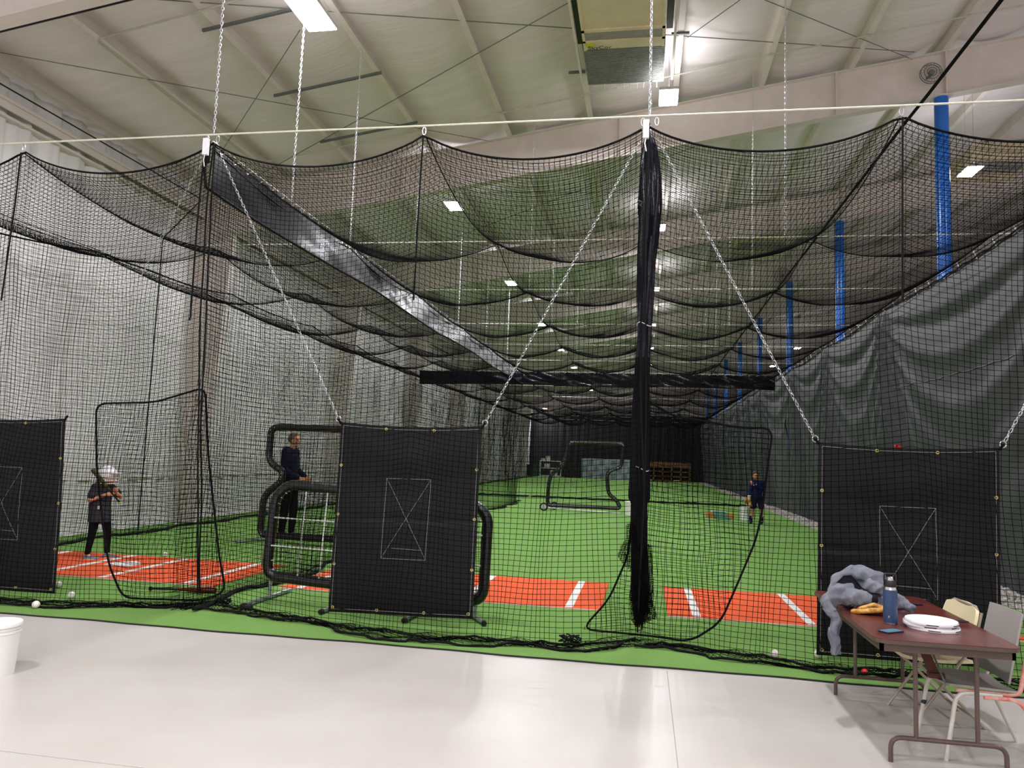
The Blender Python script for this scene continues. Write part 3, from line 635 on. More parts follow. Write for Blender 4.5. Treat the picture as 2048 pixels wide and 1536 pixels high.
# gathered centre net: dark bundle from the cable to the floor
prof = [(4.93, .03, .0), (4.8, .08, .01), (4.5, .115, .02), (4.2, .12, .02), (3.95, .10, .02), (3.6, .085, .005), (3.0, .07, -.01), (2.4, .075, -.02), (1.9, .085, -.035), (1.5, .10, -.035), (1.1, .11, -.03), (.8, .115, -.02), (.5, .12, -.01), (.3, .08, .0), (.17, .02, -.02)]
t = thing('gathered_net', (0, 7.25, 0), 'dark bundle of gathered net hanging between middle and right cages', 'net')
zz = np.array([p[0] for p in prof]); m = MB(); Z = np.linspace(4.93, .17, 90); P = np.zeros((90, 41, 3))
for i, z in enumerate(Z):
    r = np.interp(-z, -zz, [p[1] for p in prof])*(.84 if z > 1.3 else .62); cx = np.interp(-z, -zz, [p[2] for p in prof])
    for k in range(41):
        a = 2*PI*k/40; rr = r*(1+.22*math.sin(a*5+z*1.3)+.14*math.sin(a*9-z*2.1)+.06*math.sin(a*17+z*5)); P[i, k] = (cx+rr*math.cos(a), 7.27+rr*.8*math.sin(a)-.02*math.sin(z), z)
k0 = 42
m.grid(P[:k0+1]); m.build('vinyl_bundle', M['vinyl'], t, ang=80)
m = MB(); m.grid(P[k0:]); m.ball((0, 7.27, .2), .02); m.build('net_bundle', M['blackc'], t, ang=80)
# loose skirt and bulge of fine net on the bundle
def patch(outline, y0, cell, r, parent, nm, seed):
    A = np.array(outline); m = MB()
    for ax in (0, 1):
        lo, hi = A[:, ax].min(), A[:, ax].max()
        for c in np.arange(lo+cell/2, hi, cell):
            h = []; n = len(A)
            for i in range(n):
                p, q = A[i], A[(i+1) % n]
                if (p[ax]-c)*(q[ax]-c) < 0: h.append(p[1-ax]+(c-p[ax])/(q[ax]-p[ax])*(q[1-ax]-p[1-ax]))
            h.sort()
            for a, b in [(h[i], h[i+1]) for i in range(0, len(h)-1, 2)]:
                s = np.linspace(a, b, 6); w_ = c+.006*np.sin(s*40+c*50+seed); x, z = (w_, s) if ax == 0 else (s, w_)
                m.tube(np.stack([x, y0+.03*np.sin(x*30+z*12+seed), z], -1), r, 3, cap=False)
    m.build(nm, M['net'], parent, smooth=False)
def ap(l, Y): return [tuple(AY(px, py, Y)[[0, 2]]) for px, py in l]
pb = ap([(1275, 1038), (1252, 1050), (1252, 1078), (1240, 1095), (1236, 1112), (1246, 1128), (1262, 1142), (1275, 1160)], 7.22)
patch(pb, 7.22, .016, .0024, t, 'net_bulge', 1.); patch(pb, 7.25, .019, .0024, t, 'net_bulge', 3.)
ps = ap([(1300, 1180), (1308, 1212), (1314, 1230), (1311, 1238), (1290, 1246), (1270, 1252), (1262, 1240), (1259, 1190), (1275, 1150)], 7.22)
patch(ps, 7.2, .014, .0026, t, 'net_skirt', 2.); patch(ps, 7.27, .017, .0026, t, 'net_skirt', 5.)
pm = ap([(1268, 1090), (1303, 1090), (1308, 1180), (1306, 1215), (1290, 1248), (1270, 1250), (1260, 1180)], 7.22)
patch(pm, 7.17, .015, .0026, t, 'net_sleeve', 3.); patch(pm, 7.34, .017, .0026, t, 'net_sleeve', 4.)
for z in (3.0, 1.62):
    m = MB(); m.tube([(.0+.07*math.cos(a)-.01, 7.25+.075*math.sin(a), z+.02*math.sin(a*2)) for a in np.linspace(0, 2*PI, 16, endpoint=False)], .004, 5, closed=True); m.build('white_tie', M['strap'], t)
# knots of net on the floor
def knot(x, y, lab, s=1.):
    m = MB(); pts = []
    for i in range(36):
        a = i*.75; r = .045*s*(1+.6*math.sin(i*1.9)); pts.append((x+r*math.cos(a)*1.5, y+r*math.sin(a), .03+.035*s*(1+math.sin(i*1.3)*.9)))
    m.tube(pts, .007, 5); tag(m.build('net_knot', M['rope']), lab, 'knotted net')
knot(-.62, 6.99, 'knotted clump of net where the middle and right nets meet on the turf'); knot(-4.35, 7.5, 'clump of knotted net at the foot of the left divider', .8)

# ------------------------------------------------------------------ side curtain
HP = [6.3, 9.4, 16.6, 21.6, 26, 33, 37, 41, 48, 56, 65.8]
ys = np.concatenate([np.arange(6.6, 34, .035), np.arange(34, 65.8, .08)]); nz = 110
Y = np.repeat(ys[:, None], nz, 1); V = np.repeat(np.linspace(0, 1, nz)[None, :], len(ys), 0)
ztop = np.interp(ys, [6, 11.3, 16.6, 26, 40, 66], [4.92, 4.98, 4.98, 4.93, 4.9, 4.9]); U = np.zeros_like(ys)
near = np.zeros_like(ys)
for a, b in zip(HP[:-1], HP[1:]):
    k = (ys >= a) & (ys < b); u = (ys[k]-a)/(b-a); U[k] = 4*u*(1-u)
ztop = ztop-.03*np.abs(np.sin(ys*PI/.62)); ztop -= .10*U
Zc = ztop[:, None]*(1-V)+.03; D = ztop[:, None]-Zc; UU = U[:, None]
s = D/(.30+1.25*UU); amp = .075*np.clip(D/.5, 0, 1)*np.exp(-D/3.2)*(.25+UU*.9)
disp = .6*amp*(np.sin(2*PI*s/.62)+.45*np.sin(2*PI*s/.27+1.3)*np.exp(-D/2.))
disp += .04*np.sin(Y*4.3+1.2*np.sin(Y*1.1)+D*.3)*np.clip((D-.6)/2.5, 0, 1)+.010*np.sin(Y*11+D*.6)*np.clip((D-1)/2, 0, 1)
for h in HP[1:]:
    g = np.exp(-((Y-h+.10*D)/(.42+.07*D))**2); disp += g*.10*np.sin(2*PI*(Y-h+.12*D)/(.20+.03*D))*np.clip(D/.3, 0, 1)
far = np.clip((Y-26)/6, 0, 1); disp += far*.05*np.sin(Y*5.3+.8*np.sin(Y*.9))*np.clip(D/.4, 0, 1)
Xc = 4.86+(.38*V**1.2)-disp
ic = int(np.searchsorted(ys, 27.75)); t = thing('side_curtain', (4.9, 6.6, 0), 'tall dark vinyl curtain draped along the right side of the cages', 'curtain')
m = MB(); m.slab(np.stack([Xc, Y, Zc], -1)[:ic], .008); m.build('curtain_sheet', M['curtain'], t, ang=80)
gap = .30*np.clip((Zc[ic-1:]-1.6)/1.6, 0, 1)*np.exp(-((Y[ic-1:]-27.7)/.6)**2)          # the slit between the two sheets
m = MB(); m.slab(np.stack([Xc[ic-1:], Y[ic-1:]+gap, Zc[ic-1:]], -1), .008); m.build('curtain_sheet', M['curtain'], t, ang=80)
m = MB(); m.tube([(4.83, y, np.interp(y, ys, ztop)+.03) for y in np.arange(6.7, 65, .3)], .014, 6); m.build('top_hem', M['rope'], t)
m = MB()
for y in np.arange(7.0, 50, .62): m.tube([(4.80, y, 4.99), (4.84, y-.02, float(np.interp(y, ys, ztop))-.0), (4.82, y+.03, 4.98)], .006, 4)
build_each(m, 'hook', M['strap'], t)
iz = 36; m = MB()
for a, b in ((11.0, 16.3), (18.5, 22.5)):
    k = np.where((ys > a) & (ys < b))[0]; m.tube([(Xc[i, iz]-.012, ys[i], Zc[i, iz]) for i in k[::3]], .007, 5)
build_each(m, 'lit_gap_line', M['greysteel'], t)  # pale tubes painting in the light that shows through the curtain overlap
# gravel strip
n = 5200; V = []; F = []; ico_v = None
phi = (1+5**.5)/2; IV = np.array([(-1,phi,0),(1,phi,0),(-1,-phi,0),(1,-phi,0),(0,-1,phi),(0,1,phi),(0,-1,-phi),(0,1,-phi),(phi,0,-1),(phi,0,1),(-phi,0,-1),(-phi,0,1)])/1.9
IF = [(0,11,5),(0,5,1),(0,1,7),(0,7,10),(0,10,11),(1,5,9),(5,11,4),(11,10,2),(10,7,6),(7,1,8),(3,9,4),(3,4,2),(3,2,6),(3,6,8),(3,8,9),(4,9,5),(2,4,11),(6,2,10),(8,6,7),(9,8,1)]
mg = MB()
for i in range(n):
    y = 7+43*RNG.rand()**1.6; x = 4.66+.62*RNG.rand(); sz = .018+.022*RNG.rand(); S = sz*(.7+.6*RNG.rand(3)); th = RNG.rand()*6
    R_ = np.array([[math.cos(th), -math.sin(th), 0], [math.sin(th), math.cos(th), 0], [0, 0, 1]]); mg.add((IV*S)@R_.T+[x, y, .012+sz*.6*RNG.rand()], IF)
tag(mg.build('gravel', M['stone'], smooth=False), 'strip of white crushed stone along the foot of the side curtain', 'gravel', kind='stuff')
m = MB(); m.box((4.64, 6.5, .001), (5.35, 52, .012)); struct(m.build('trim_4', M['stone']), 'pale stone bed under the gravel')

# ------------------------------------------------------------------ batting mats on the turf
def bat_mat(x0, x1, y0, y1, lines, label, plate=None, name='batting_mat', holes=()):
    z = .017; t = thing(name, ((x0+x1)/2, (y0+y1)/2, z), label, 'turf mat')
    m = MB(); m.box((x0, y0, z), (x1, y1, z+.012)); m.build('mat_turf', M['clay'], t, smooth=False)
    m = MB(); m.box((x0, y0-.012, z-.001), (x1, y0, z+.010)); m.build('mat_edge', M['mat_edge'], t, smooth=False)
    for poly in lines:
        m = MB(); m.prism(poly, z+.012, z+.016); m.build('line', M['white_turf'], t, smooth=False)
    if plate:
        m = MB(); m.prism(plate, z+.012, z+.022); m.build('home_plate', M['white_turf'], t, smooth=False)
def ln(x0, y0, x1, y1, w=.09): return [(x0-w/2, y0), (x0+w/2, y0), (x1+w/2, y1), (x1-w/2, y1)]
bat_mat(-8.62, -5.02, 8.40, 10.22, [ln(-7.42, 8.42, -7.40, 10.20), ln(-6.55, 8.42, -6.55, 10.20), ln(-5.40, 8.42, -5.40, 10.20), ln(-8.48, 8.42, -8.48, 10.2)], 'orange turf mat with white lines and home plate under the batter',
        plate=[(-7.18, 9.26), (-6.78, 9.26), (-6.78, 9.5), (-6.98, 9.70), (-7.18, 9.5)])
bat_mat(-4.28, -.43, 8.6, 10.47, [ln(-.79, 8.62, -.79, 10.45), ln(-2.02, 8.62, -2.02, 10.45), ln(-2.9, 8.62, -2.9, 10.45), ln(-4.04, 8.62, -4.04, 10.45)], 'orange turf mat with white lines behind the middle hitting mat')
bat_mat(.30, 3.9, 8.56, 10.48, [ln(.61, 8.58, .61, 10.46), ln(1.8, 8.58, 1.8, 10.46), ln(2.7, 8.58, 2.7, 10.46), ln(3.7, 8.58, 3.7, 10.46)], 'orange turf mat with white lines in the right cage')

# ------------------------------------------------------------------ hanging hitting mats
def hit_mat(c, Y, label, seed, bend=.04):
    """c: corners tl,tr,br,bl as (x,z)"""
    tl, tr, br, bl = [np.array(p, float) for p in c]; nu, nv = 50, 60; P = np.zeros((nu+1, nv+1, 3))
    for i in range(nu+1):
        u = i/nu
        for j in range(nv+1):
            v = j/nv; p = (tl*(1-u)+tr*u)*(1-v)+(bl*(1-u)+br*u)*v; sag = -.03*4*u*(1-u)*(1-v)**2
            dy = -bend*math.exp(-((v-.10-.10*4*u*(1-u))/.10)**2)*math.sin(PI*u)*1.0 + .035*math.exp(-((v-.28)/.16)**2)*math.sin(PI*u)
            dy += .012*math.exp(-((v-.5)/.012)**2)+.006*math.exp(-((v-.265)/.01)**2)+.006*math.sin(u*9+v*5+seed)+.01*math.sin(v*6+seed)*math.sin(PI*u)
            P[i, j] = (p[0], Y+dy, p[1]+sag)
    t = thing('hitting_mat', (float((tl+tr)[0]/2), Y, float(bl[1])), label, 'hanging mat')
    m = MB(); m.slab(P, .008); m.build('mat_sheet', M['matvinyl'], t, ang=80)
    m = MB(); o = [0, -.007, 0]
    E = list(P[:, 1]+o)+list(P[-2, 1:]+o)+list(P[::-1, -2]+o)+list(P[1, ::-1]+o); 
    m.tube(P[1:-1, 1]+o, .0022, 4); m.tube(P[-2, 1:-1]+o, .0022, 4); m.tube(P[1:-1, -2]+o, .0022, 4); m.tube(P[1, 1:-1]+o, .0022, 4); build_each(m, 'hem_stitching', M['thread'], t)
    def S(u, v):
        a, b = u*nu, v*nv; i, j = min(int(a), nu-1), min(int(b), nv-1); fu, fv = a-i, b-j
        return P[i, j]*(1-fu)*(1-fv)+P[i+1, j]*fu*(1-fv)+P[i, j+1]*(1-fu)*fv+P[i+1, j+1]*fu*fv+np.array([0, -.006, 0])
    m = MB()
    for (a, b) in (((.35, .285), (.66, .285)), ((.35, .285), (.35, .71)), ((.66, .285), (.66, .71)), ((.35, .71), (.66, .71)), ((.35, .285), (.655, .70)), ((.66, .285), (.35, .71)), ((.42, .655), (.62, .66))):
        m.tube([S(a[0]+(b[0]-a[0])*q, a[1]+(b[1]-a[1])*q) for q in np.linspace(0, 1, 30)], .0022, 4)
    m.build('strike_zone', M['thread'], t)
    for (u, v) in [(.33, .018), (.67, .018), (.02, .23), (.98, .23), (.02, .49), (.98, .49), (.02, .75), (.98, .75), (.03, .975), (.34, .98), (.67, .98), (.97, .975)]:
        p = S(u, v); m = MB(); m.tube([(p[0]+.011*math.cos(a), p[1]-.003, p[2]+.011*math.sin(a)) for a in np.linspace(0, 2*PI, 12, endpoint=False)], .0048, 5, closed=True); m.build('grommet', M['brass'], t)
    for (p, sgn) in ((S(.0, .0), -1), (S(1, .0), 1)):
        m = MB(); q = p+np.array([sgn*.03, 0, .03]); m.tube([(q[0]+.025*math.cos(a), q[1], q[2]+.028*math.sin(a)) for a in np.linspace(0, 2*PI, 16, endpoint=False)], .005, 6, closed=True); m.build('corner_ring', M['chainm'], t)
        m = MB(); m.tube([p+np.array([0, 0, -.02]), q], .012, 6); m.build('corner_strap', M['rope'], t)
    return (S(0, 0)+[-.045, 0, .055], S(1, 0)+[.045, 0, .055])
a, b = hit_mat([(-3.02, 1.98), (-1.56, 1.98), (-1.58, .13), (-3.04, .10)], 7.2, 'black vinyl hitting mat with stitched strike zone, middle of the three', .3)
chain((-4.56, 7.12, 4.86), a, 'slanting chain from the divider corner to the middle hitting mat'); chain((-.08, 7.12, 4.8), b, 'slanting chain from the gathered net down left to the middle hitting mat')
a, b = hit_mat([(1.555, 1.92), (3.03, 1.92), (3.01, .06), (1.53, .06)], 7.14, 'black vinyl hitting mat behind the folding table', 1.7)
chain((.08, 7.1, 4.8), a, 'slanting chain from the gathered net down right to the mat behind the table', wire=.004); chain((4.55, 7.1, 4.85), b, 'chain from the right edge of the picture to the mat behind the table', wire=.004)
a, b = hit_mat([(-7.66, 1.92), (-6.19, 1.93), (-6.12, .07), (-7.6, .06)], 7.2, 'black vinyl hitting mat cut by the left edge of the picture', 2.9)
chain((-4.7, 7.12, 4.85), b, 'faint slanting chain from the divider corner to the left hitting mat', wire=.0028); chain((-9.1, 7.12, 4.85), a, 'chain of the left hitting mat outside the left edge', wire=.0028)

# ------------------------------------------------------------------ protective screens
def frame_net(poly3, cell, r, sag=0.):
    """net inside a planar polygon given as origin, ux, uz basis and 2-d outline"""
    o, ux, uz, A = poly3; A = np.array(A); m = MB(); nrm = np.cross(ux, uz)
    for ax in (0, 1):
        for c in np.arange(A[:, ax].min()+cell/2, A[:, ax].max(), cell):
            h = []; n = len(A)
            for i in range(n):
                p, q = A[i], A[(i+1) % n]
                if (p[ax]-c)*(q[ax]-c) < 0: h.append(p[1-ax]+(c-p[ax])/(q[ax]-p[ax])*(q[1-ax]-p[1-ax]))
            h.sort()
            for a, b in [(h[i], h[i+1]) for i in range(0, len(h)-1, 2)]:
                k = max(3, int((b-a)/.12)); s = np.linspace(a, b, k); w_ = c+.01*np.sin(s*7+c*3)
                x, z = (w_, s) if ax == 0 else (s, w_)
                m.tube([o+ux*p_+uz*q_+nrm*sag*math.sin(p_*2.1+q_*1.7) for p_, q_ in zip(x, z)], r, 3, cap=False)
    return m
# (a) strap-grid hitting screen in front
t = thing('hitting_screen', (-2.9, 7.9, 0), 'low padded black screen with white strap grid behind the middle hitting mat', 'screen')
def SP(px, py, Y=7.9): return AY(px, py, Y)
o = np.array([-4.12, 7.95, .27]); ux = np.array([.997, -.06, -.0]); ux /= np.linalg.norm(ux); uz = np.array([.02, .02, 1.])
Wd, Hd = 2.52, 1.00
A = [(0, 0), (Wd, -.09), (Wd+.0, Hd-.20), (Wd-.2, Hd-.07), (.18, Hd+.02), (.03, Hd-.12)]
ring = rounded([o+ux*p+uz*q for p, q in A], .16, closed=True); m = MB(); m.tube(ring, .058, 12, closed=True); m.build('padded_frame', M['pad'], t)
m = frame_net((o, ux, uz, [(p*.97+.04, q*.95+.03) for p, q in A]), .05, .003, .05); m2 = frame_net((o+np.array([0, .12, 0]), ux, uz, [(p*.97+.04, q*.95+.03) for p, q in A]), .057, .003, .09)
m.build('netting', M['net'], t, smooth=False); m2.build('pocket_netting', M['net'], t, smooth=False)
for x in (.40, .66, .95, 1.25, 1.55, 1.85, 2.1):
    m = MB(); m.tube([o+ux*x+uz*.02+[0, -.03, 0], o+ux*(x+.01)+uz*(Hd*.5)+[0, -.035, 0], o+ux*(x+.02)+uz*(Hd-.05)+[0, -.03, 0]], .0085, 6); m.build('strap', M['strap'], t)
for z in (.34, .65):
    m = MB(); m.tube([o+ux*.04+uz*z+[0, -.035, 0], o+ux*1.2+uz*(z-.02)+[0, -.04, 0], o+ux*(Wd-.03)+uz*(z-.06)+[0, -.035, 0]], .0085, 6); m.build('strap', M['strap'], t)
m = MB()
for i in range(len(ring)):
    if i % 2: continue
    p = ring[i]; c = o+ux*Wd/2+uz*Hd/2; d = c-p; d /= np.linalg.norm(d)
    m.tube([p+d*.055+[0, -.02, 0], p+d*.085+[0, -.03, 0]], .006, 5)
build_each(m, 'lace_eyelet', M['strap'], t)
for x, l0, l1, sx_ in ((.06, -.50, .45, -.02), (.93, -.46, .3, -.02), (1.85, -.5, .1, -.02), (2.44, -.33, .2, .16)):
    m = MB(); c = o+ux*x; c[2] = .045; m.tube([c+[sx_, l0, 0], c+[-sx_, l1, 0]], .022, 8); m.tube([c+[0, 0, 0], o+ux*x+uz*.0], .02, 8); m.build('leg', M['galv'], t)
    m = MB(); m.tube([c+[sx_*1.1, l0-.04, 0], c+[sx_, l0+.01, 0]], .026, 8); m.build('foot_cap', M['rubber'], t)
# (b) L-screen behind it, left
def lscreen(o, ux, pts, r, label, rr=.15, cell=.055, seed=0):
    t = thing('pitching_screen', tuple(o), label, 'screen'); uz = np.array([0, 0, 1.])
    ring = rounded([o+ux*p+uz*q for p, q in pts], rr, closed=True); m = MB(); m.tube(ring, r, 10, closed=True); m.build('padded_frame', M['pad'], t)
    frame_net((o, ux, uz, pts), cell, .0026, .03).build('netting', M['net'], t, smooth=False)
    m = MB()
    for i in range(1, len(ring), 2):
        p = ring[i]; m.tube([p+[0, -r-.001, -.010], p+[0, -r-.001, .010]], .005, 5)
    build_each(m, 'lace_eyelet', M['strap'], t); return t
o = np.array([-6.62, 12.6, .14]); ux = np.array([1., 0, 0])
t = lscreen(o, ux, [(-.08, 0), (2.1, 0), (2.1, 1.92), (.0, 1.92), (0.0, 1.30), (.30, 1.12), (.26, .95), (-.05, .7)], .062, 'tall padded black L-shaped screen beside the man, behind the low screen')
for x in (-.06, 2.08):
    m = MB(); m.tube([(o[0]+x-.25*(x < 0), 12.2, .045), (o[0]+x, 13.0, .045)], .022, 8); m.tube([(o[0]+x, 12.6, .05), (o[0]+x, 12.6, .16)], .02, 8); m.build('leg', M['galv'], t)
# (c) wheeled L-screen in the middle
o = np.array([-2.98, 24.0, .12]); pts = [(0, .06), (2.32, .06), (2.20, .30), (1.92, .50), (1.87, 1.12), (2.02, 1.25), (2.30, 1.33), (2.38, 2.02), (2.3, 2.08), (.66, 2.08), (.54, 1.55), (.45, 1.3), (.12, 1.06), (.03, .8)]
t = lscreen(o, ux, pts, .062, 'wheeled black L-shaped pitching screen standing on the turf in the middle cage', rr=.16, cell=.05)
m = MB(); m.tube([(-2.95, 23.9, .10), (-.66, 23.9, .035)], .02, 8); m.build('base_bar', M['strap'], t)
for (x, y) in ((-3.04, 23.65), (-2.80, 24.4)):
    m = MB(); m.tube([(x+.0, y, .13)]+[(x+.001, y, .13)], .01, 4)
    m = MB(); m.lathe([(.06, -.03), (.12, -.03), (.13, -.015), (.13, .015), (.12, .03), (.06, .03)], (x, y, .145), 24, axis='y'); m.T = None
    w = m.build('wheel', M['rubber'], t); m = MB(); m.lathe([(.02, -.036), (.085, -.034), (.085, .034), (.02, .036)], (x, y, .145), 16, axis='y'); h = m.build('hub', M['hub'], None); h.parent = w; h.matrix_parent_inverse = w.matrix_world.inverted() if False else Matrix.Identity(4)
    h.location = (0, 0, 0)
    h.matrix_parent_inverse = Matrix.Translation(-t.location).inverted() @ Matrix.Translation(-t.location)
m = MB(); m.tube([(-3.04, 23.65, .13), (-2.80, 24.4, .13)], .015, 6); m.build('axle', M['galv'], t)

# ------------------------------------------------------------------ people
def capsule(m, p0, r0, p1, r1, n=14):
    p0 = np.array(p0, float); p1 = np.array(p1, float); d = p1-p0; l = np.linalg.norm(d); d /= max(l, 1e-9); pts = []; rs = []
    for a in (-80, -55, -30, 0): pts.append(p0+d*r0*math.sin(math.radians(a))); rs.append(r0*math.cos(math.radians(a)))
    for a in (0, 30, 55, 80): pts.append(p1+d*r1*math.sin(math.radians(a))); rs.append(r1*math.cos(math.radians(a)))
    m.tube(pts, rs, n)
def fused(m, vox, mt, name, parent, smooth=1):
    """melt the collected shapes into one continuous surface"""
    me = m.mesh('tmp', mt); o = bpy.data.objects.new('tmp', me); COL.objects.link(o)
    r = o.modifiers.new('r', 'REMESH'); r.mode = 'VOXEL'; r.voxel_size = vox; r.use_smooth_shade = True
    s = o.modifiers.new('s', 'SMOOTH'); s.iterations = smooth; s.factor = .5
    dg = bpy.context.evaluated_depsgraph_get(); dg.update(); me2 = bpy.data.meshes.new_from_object(o.evaluated_get(dg)); bpy.data.objects.remove(o)
    me2.name = name; me2.materials.clear(); me2.materials.append(mt); return link(name, me2, parent)
def hand(m, w, d, side, sc, curl=1., up=(0, 0, 1)):
    """palm, four fingers and a thumb; w wrist, d pointing direction, side = knuckle line direction"""
    w = np.array(w, float); d = np.array(d, float); d /= np.linalg.norm(d); s = np.array(side, float); s -= d*s.dot(d); s /= np.linalg.norm(s); nn = np.cross(d, s)
    capsule(m, w, .020*sc, w+d*.03*sc, .024*sc); capsule(m, w+d*.04*sc-s*.02*sc, .017*sc, w+d*.075*sc-s*.022*sc, .015*sc); capsule(m, w+d*.04*sc+s*.018*sc, .017*sc, w+d*.075*sc+s*.02*sc, .015*sc); capsule(m, w+d*.05*sc, .018*sc, w+d*.08*sc, .016*sc)
    for k, ln_ in enumerate((.068, .078, .072, .056)):
        b = w+d*.085*sc+s*(-.03+.02*k)*sc; a1 = .5*curl; a2 = 1.3*curl; a3 = 2.1*curl
        p1 = b+(d*math.cos(a1)+nn*math.sin(a1))*ln_*.45*sc; p2 = p1+(d*math.cos(a2)+nn*math.sin(a2))*ln_*.32*sc; p3 = p2+(d*math.cos(a3)+nn*math.sin(a3))*ln_*.25*sc
        capsule(m, b, .0088*sc, p1, .008*sc, 8); capsule(m, p1, .008*sc, p2, .0075*sc, 8); capsule(m, p2, .0075*sc, p3, .0068*sc, 8)
    b = w+d*.03*sc-s*.03*sc; p1 = b+(d*.6-s*.6+nn*.5)*.035*sc; p2 = p1+(d*.8-s*.1+nn*.6)*.03*sc; capsule(m, b, .012*sc, p1, .010*sc, 8); capsule(m, p1, .010*sc, p2, .0085*sc, 8)
def head(m, c, f, r):
    """head with brow, nose, chin, ears; f = facing direction (unit, horizontal)"""
    c = np.array(c, float); f = np.array([f[0], f[1], 0.]); f /= np.linalg.norm(f); s = np.array([-f[1], f[0], 0])
    m.ball(c+[0, 0, r*.15], r, 20, sc=(.92, .92, 1.05)); capsule(m, c-[0, 0, r*.3]+f*r*.18, r*.72, c-[0, 0, r*.72]+f*r*.42, r*.42)
    capsule(m, c+f*r*.86+[0, 0, r*.12], r*.10, c+f*r*1.08-[0, 0, r*.22], r*.15, 8)
    for q in (-1, 1):
        m.ball(c+s*q*r*.92-f*r*.05-[0, 0, r*.05], r*.2, 10, sc=(.6, .6, 1.2)); m.ball(c+s*q*r*.4+f*r*.62-[0, 0, r*.2], r*.3, 10)
    capsule(m, c+f*r*.82+s*r*.4+[0, 0, r*.22], r*.12, c+f*r*.82-s*r*.4+[0, 0, r*.22], r*.12, 8)
    capsule(m, c+f*r*.90+s*r*.2-[0, 0, r*.52], r*.07, c+f*r*.90-s*r*.2-[0, 0, r*.52], r*.07, 8)
def face(c, f, r, parent, hair=None):
    c = np.array(c, float); f = np.array([f[0], f[1], 0.]); f /= np.linalg.norm(f); s = np.array([-f[1], f[0], 0])
    m = MB()
    for q in (-1, 1): m.ball(c+s*q*r*.34+f*r*.86+[0, 0, r*.05], r*.10, 8)
    build_each(m, 'eye', M['blackc'], parent)
    m = MB(); capsule(m, c+f*r*.95+s*r*.2-[0, 0, r*.53], r*.035, c+f*r*.95-s*r*.2-[0, 0, r*.53], r*.035, 6); m.build('mouth', M['leatherd'], parent)
def shoe(ank, f, sc, parent, mt, sole):
    ank = np.array(ank, float); f = np.array([f[0], f[1], 0.]); f /= np.linalg.norm(f); m = MB()
    b = np.array([ank[0], ank[1], 0.]); capsule(m, b-f*.03*sc+[0, 0, .045*sc], .038*sc, b+f*.06*sc+[0, 0, .05*sc], .040*sc); capsule(m, b+f*.05*sc+[0, 0, .04*sc], .040*sc, b+f*.15*sc+[0, 0, .032*sc], .033*sc); capsule(m, b+[0, 0, .06*sc], .036*sc, b+[0, 0, .10*sc], .034*sc)
    o = fused(m, .008*sc, M[mt], 'shoe', parent)
    m = MB(); s = np.array([-f[1], f[0], 0]); P = []
    for a in np.linspace(0, 2*PI, 20, endpoint=False):
        q = b+f*(.05+.125*math.cos(a))*sc+s*(.043*math.sin(a))*sc; P.append((q[0], q[1]))
    m.prism(P, .017, .017+.022*sc); so = m.build('sole', M[sole], None); so.parent = o; so.matrix_parent_inverse = Matrix.Translation(-parent.location) @ Matrix.Translation(parent.location); 
    return o
def fixsub(o, root):    # sub-part placed in world coordinates under a part of root
    o.matrix_parent_inverse = Matrix.Identity(4)
def legs_cloth(m, J, sc, r, to, hips=.085):
    capsule(m, J['pelvis']+np.array([0, 0, .02*sc]), hips*1.45*sc, J['pelvis']-np.array([0, 0, .03*sc]), hips*1.4*sc, 18)
    for s in 'LR':
        capsule(m, J['hip'+s], r*1.25*sc, J['knee'+s], r*.92*sc, 16)
        if to == 'ankle': capsule(m, J['knee'+s], r*.9*sc, J['ank'+s]+np.array([0, 0, .03*sc]), r*.66*sc, 16)
def body(J, sc, root, skinm, facing, hr, grip=None):
    m = MB(); g = lambda k: J[k]
    capsule(m, g('pelvis'), .12*sc, g('waist'), .105*sc, 18); capsule(m, g('waist'), .105*sc, g('chest'), .125*sc, 18)
    capsule(m, g('shL'), .055*sc, g('shR'), .055*sc); capsule(m, g('chest'), .11*sc, g('neck')-np.array([0, 0, .04*sc]), .06*sc); capsule(m, g('neck')-np.array([0, 0, .03*sc]), .05*sc, g('head')-np.array([0, 0, hr*.4]), .05*sc)
    for s in 'LR':
        capsule(m, g('sh'+s), .052*sc, g('el'+s), .040*sc); capsule(m, g('el'+s), .040*sc, g('wr'+s), .026*sc)
        capsule(m, g('hip'+s), .085*sc, g('knee'+s), .056*sc); capsule(m, g('knee'+s), .055*sc, (g('knee'+s)*.6+g('ank'+s)*.4)+np.array([0, 0, 0]), .055*sc); capsule(m, (g('knee'+s)*.6+g('ank'+s)*.4), .053*sc, g('ank'+s), .034*sc)
        b = np.array([g('ank'+s)[0], g('ank'+s)[1], .055*sc]); fv = np.array([facing[0], facing[1], 0.]); fv = fv/np.linalg.norm(fv); capsule(m, g('ank'+s), .034*sc, b+fv*.09*sc, .026*sc)
        hd = J.get('hd'+s); hand(m, g('wr'+s), hd[0], hd[1], sc*1.05, hd[2])
    head(m, g('head'), facing if 'face' not in J else J['face'], hr)
    return fused(m, .0075*max(sc, .75), skinm, 'body', root)
def mkJ(base, d): return {k: (np.array(base)+np.array(v) if not k.startswith('hd') and k != 'face' else v) for k, v in d.items()}
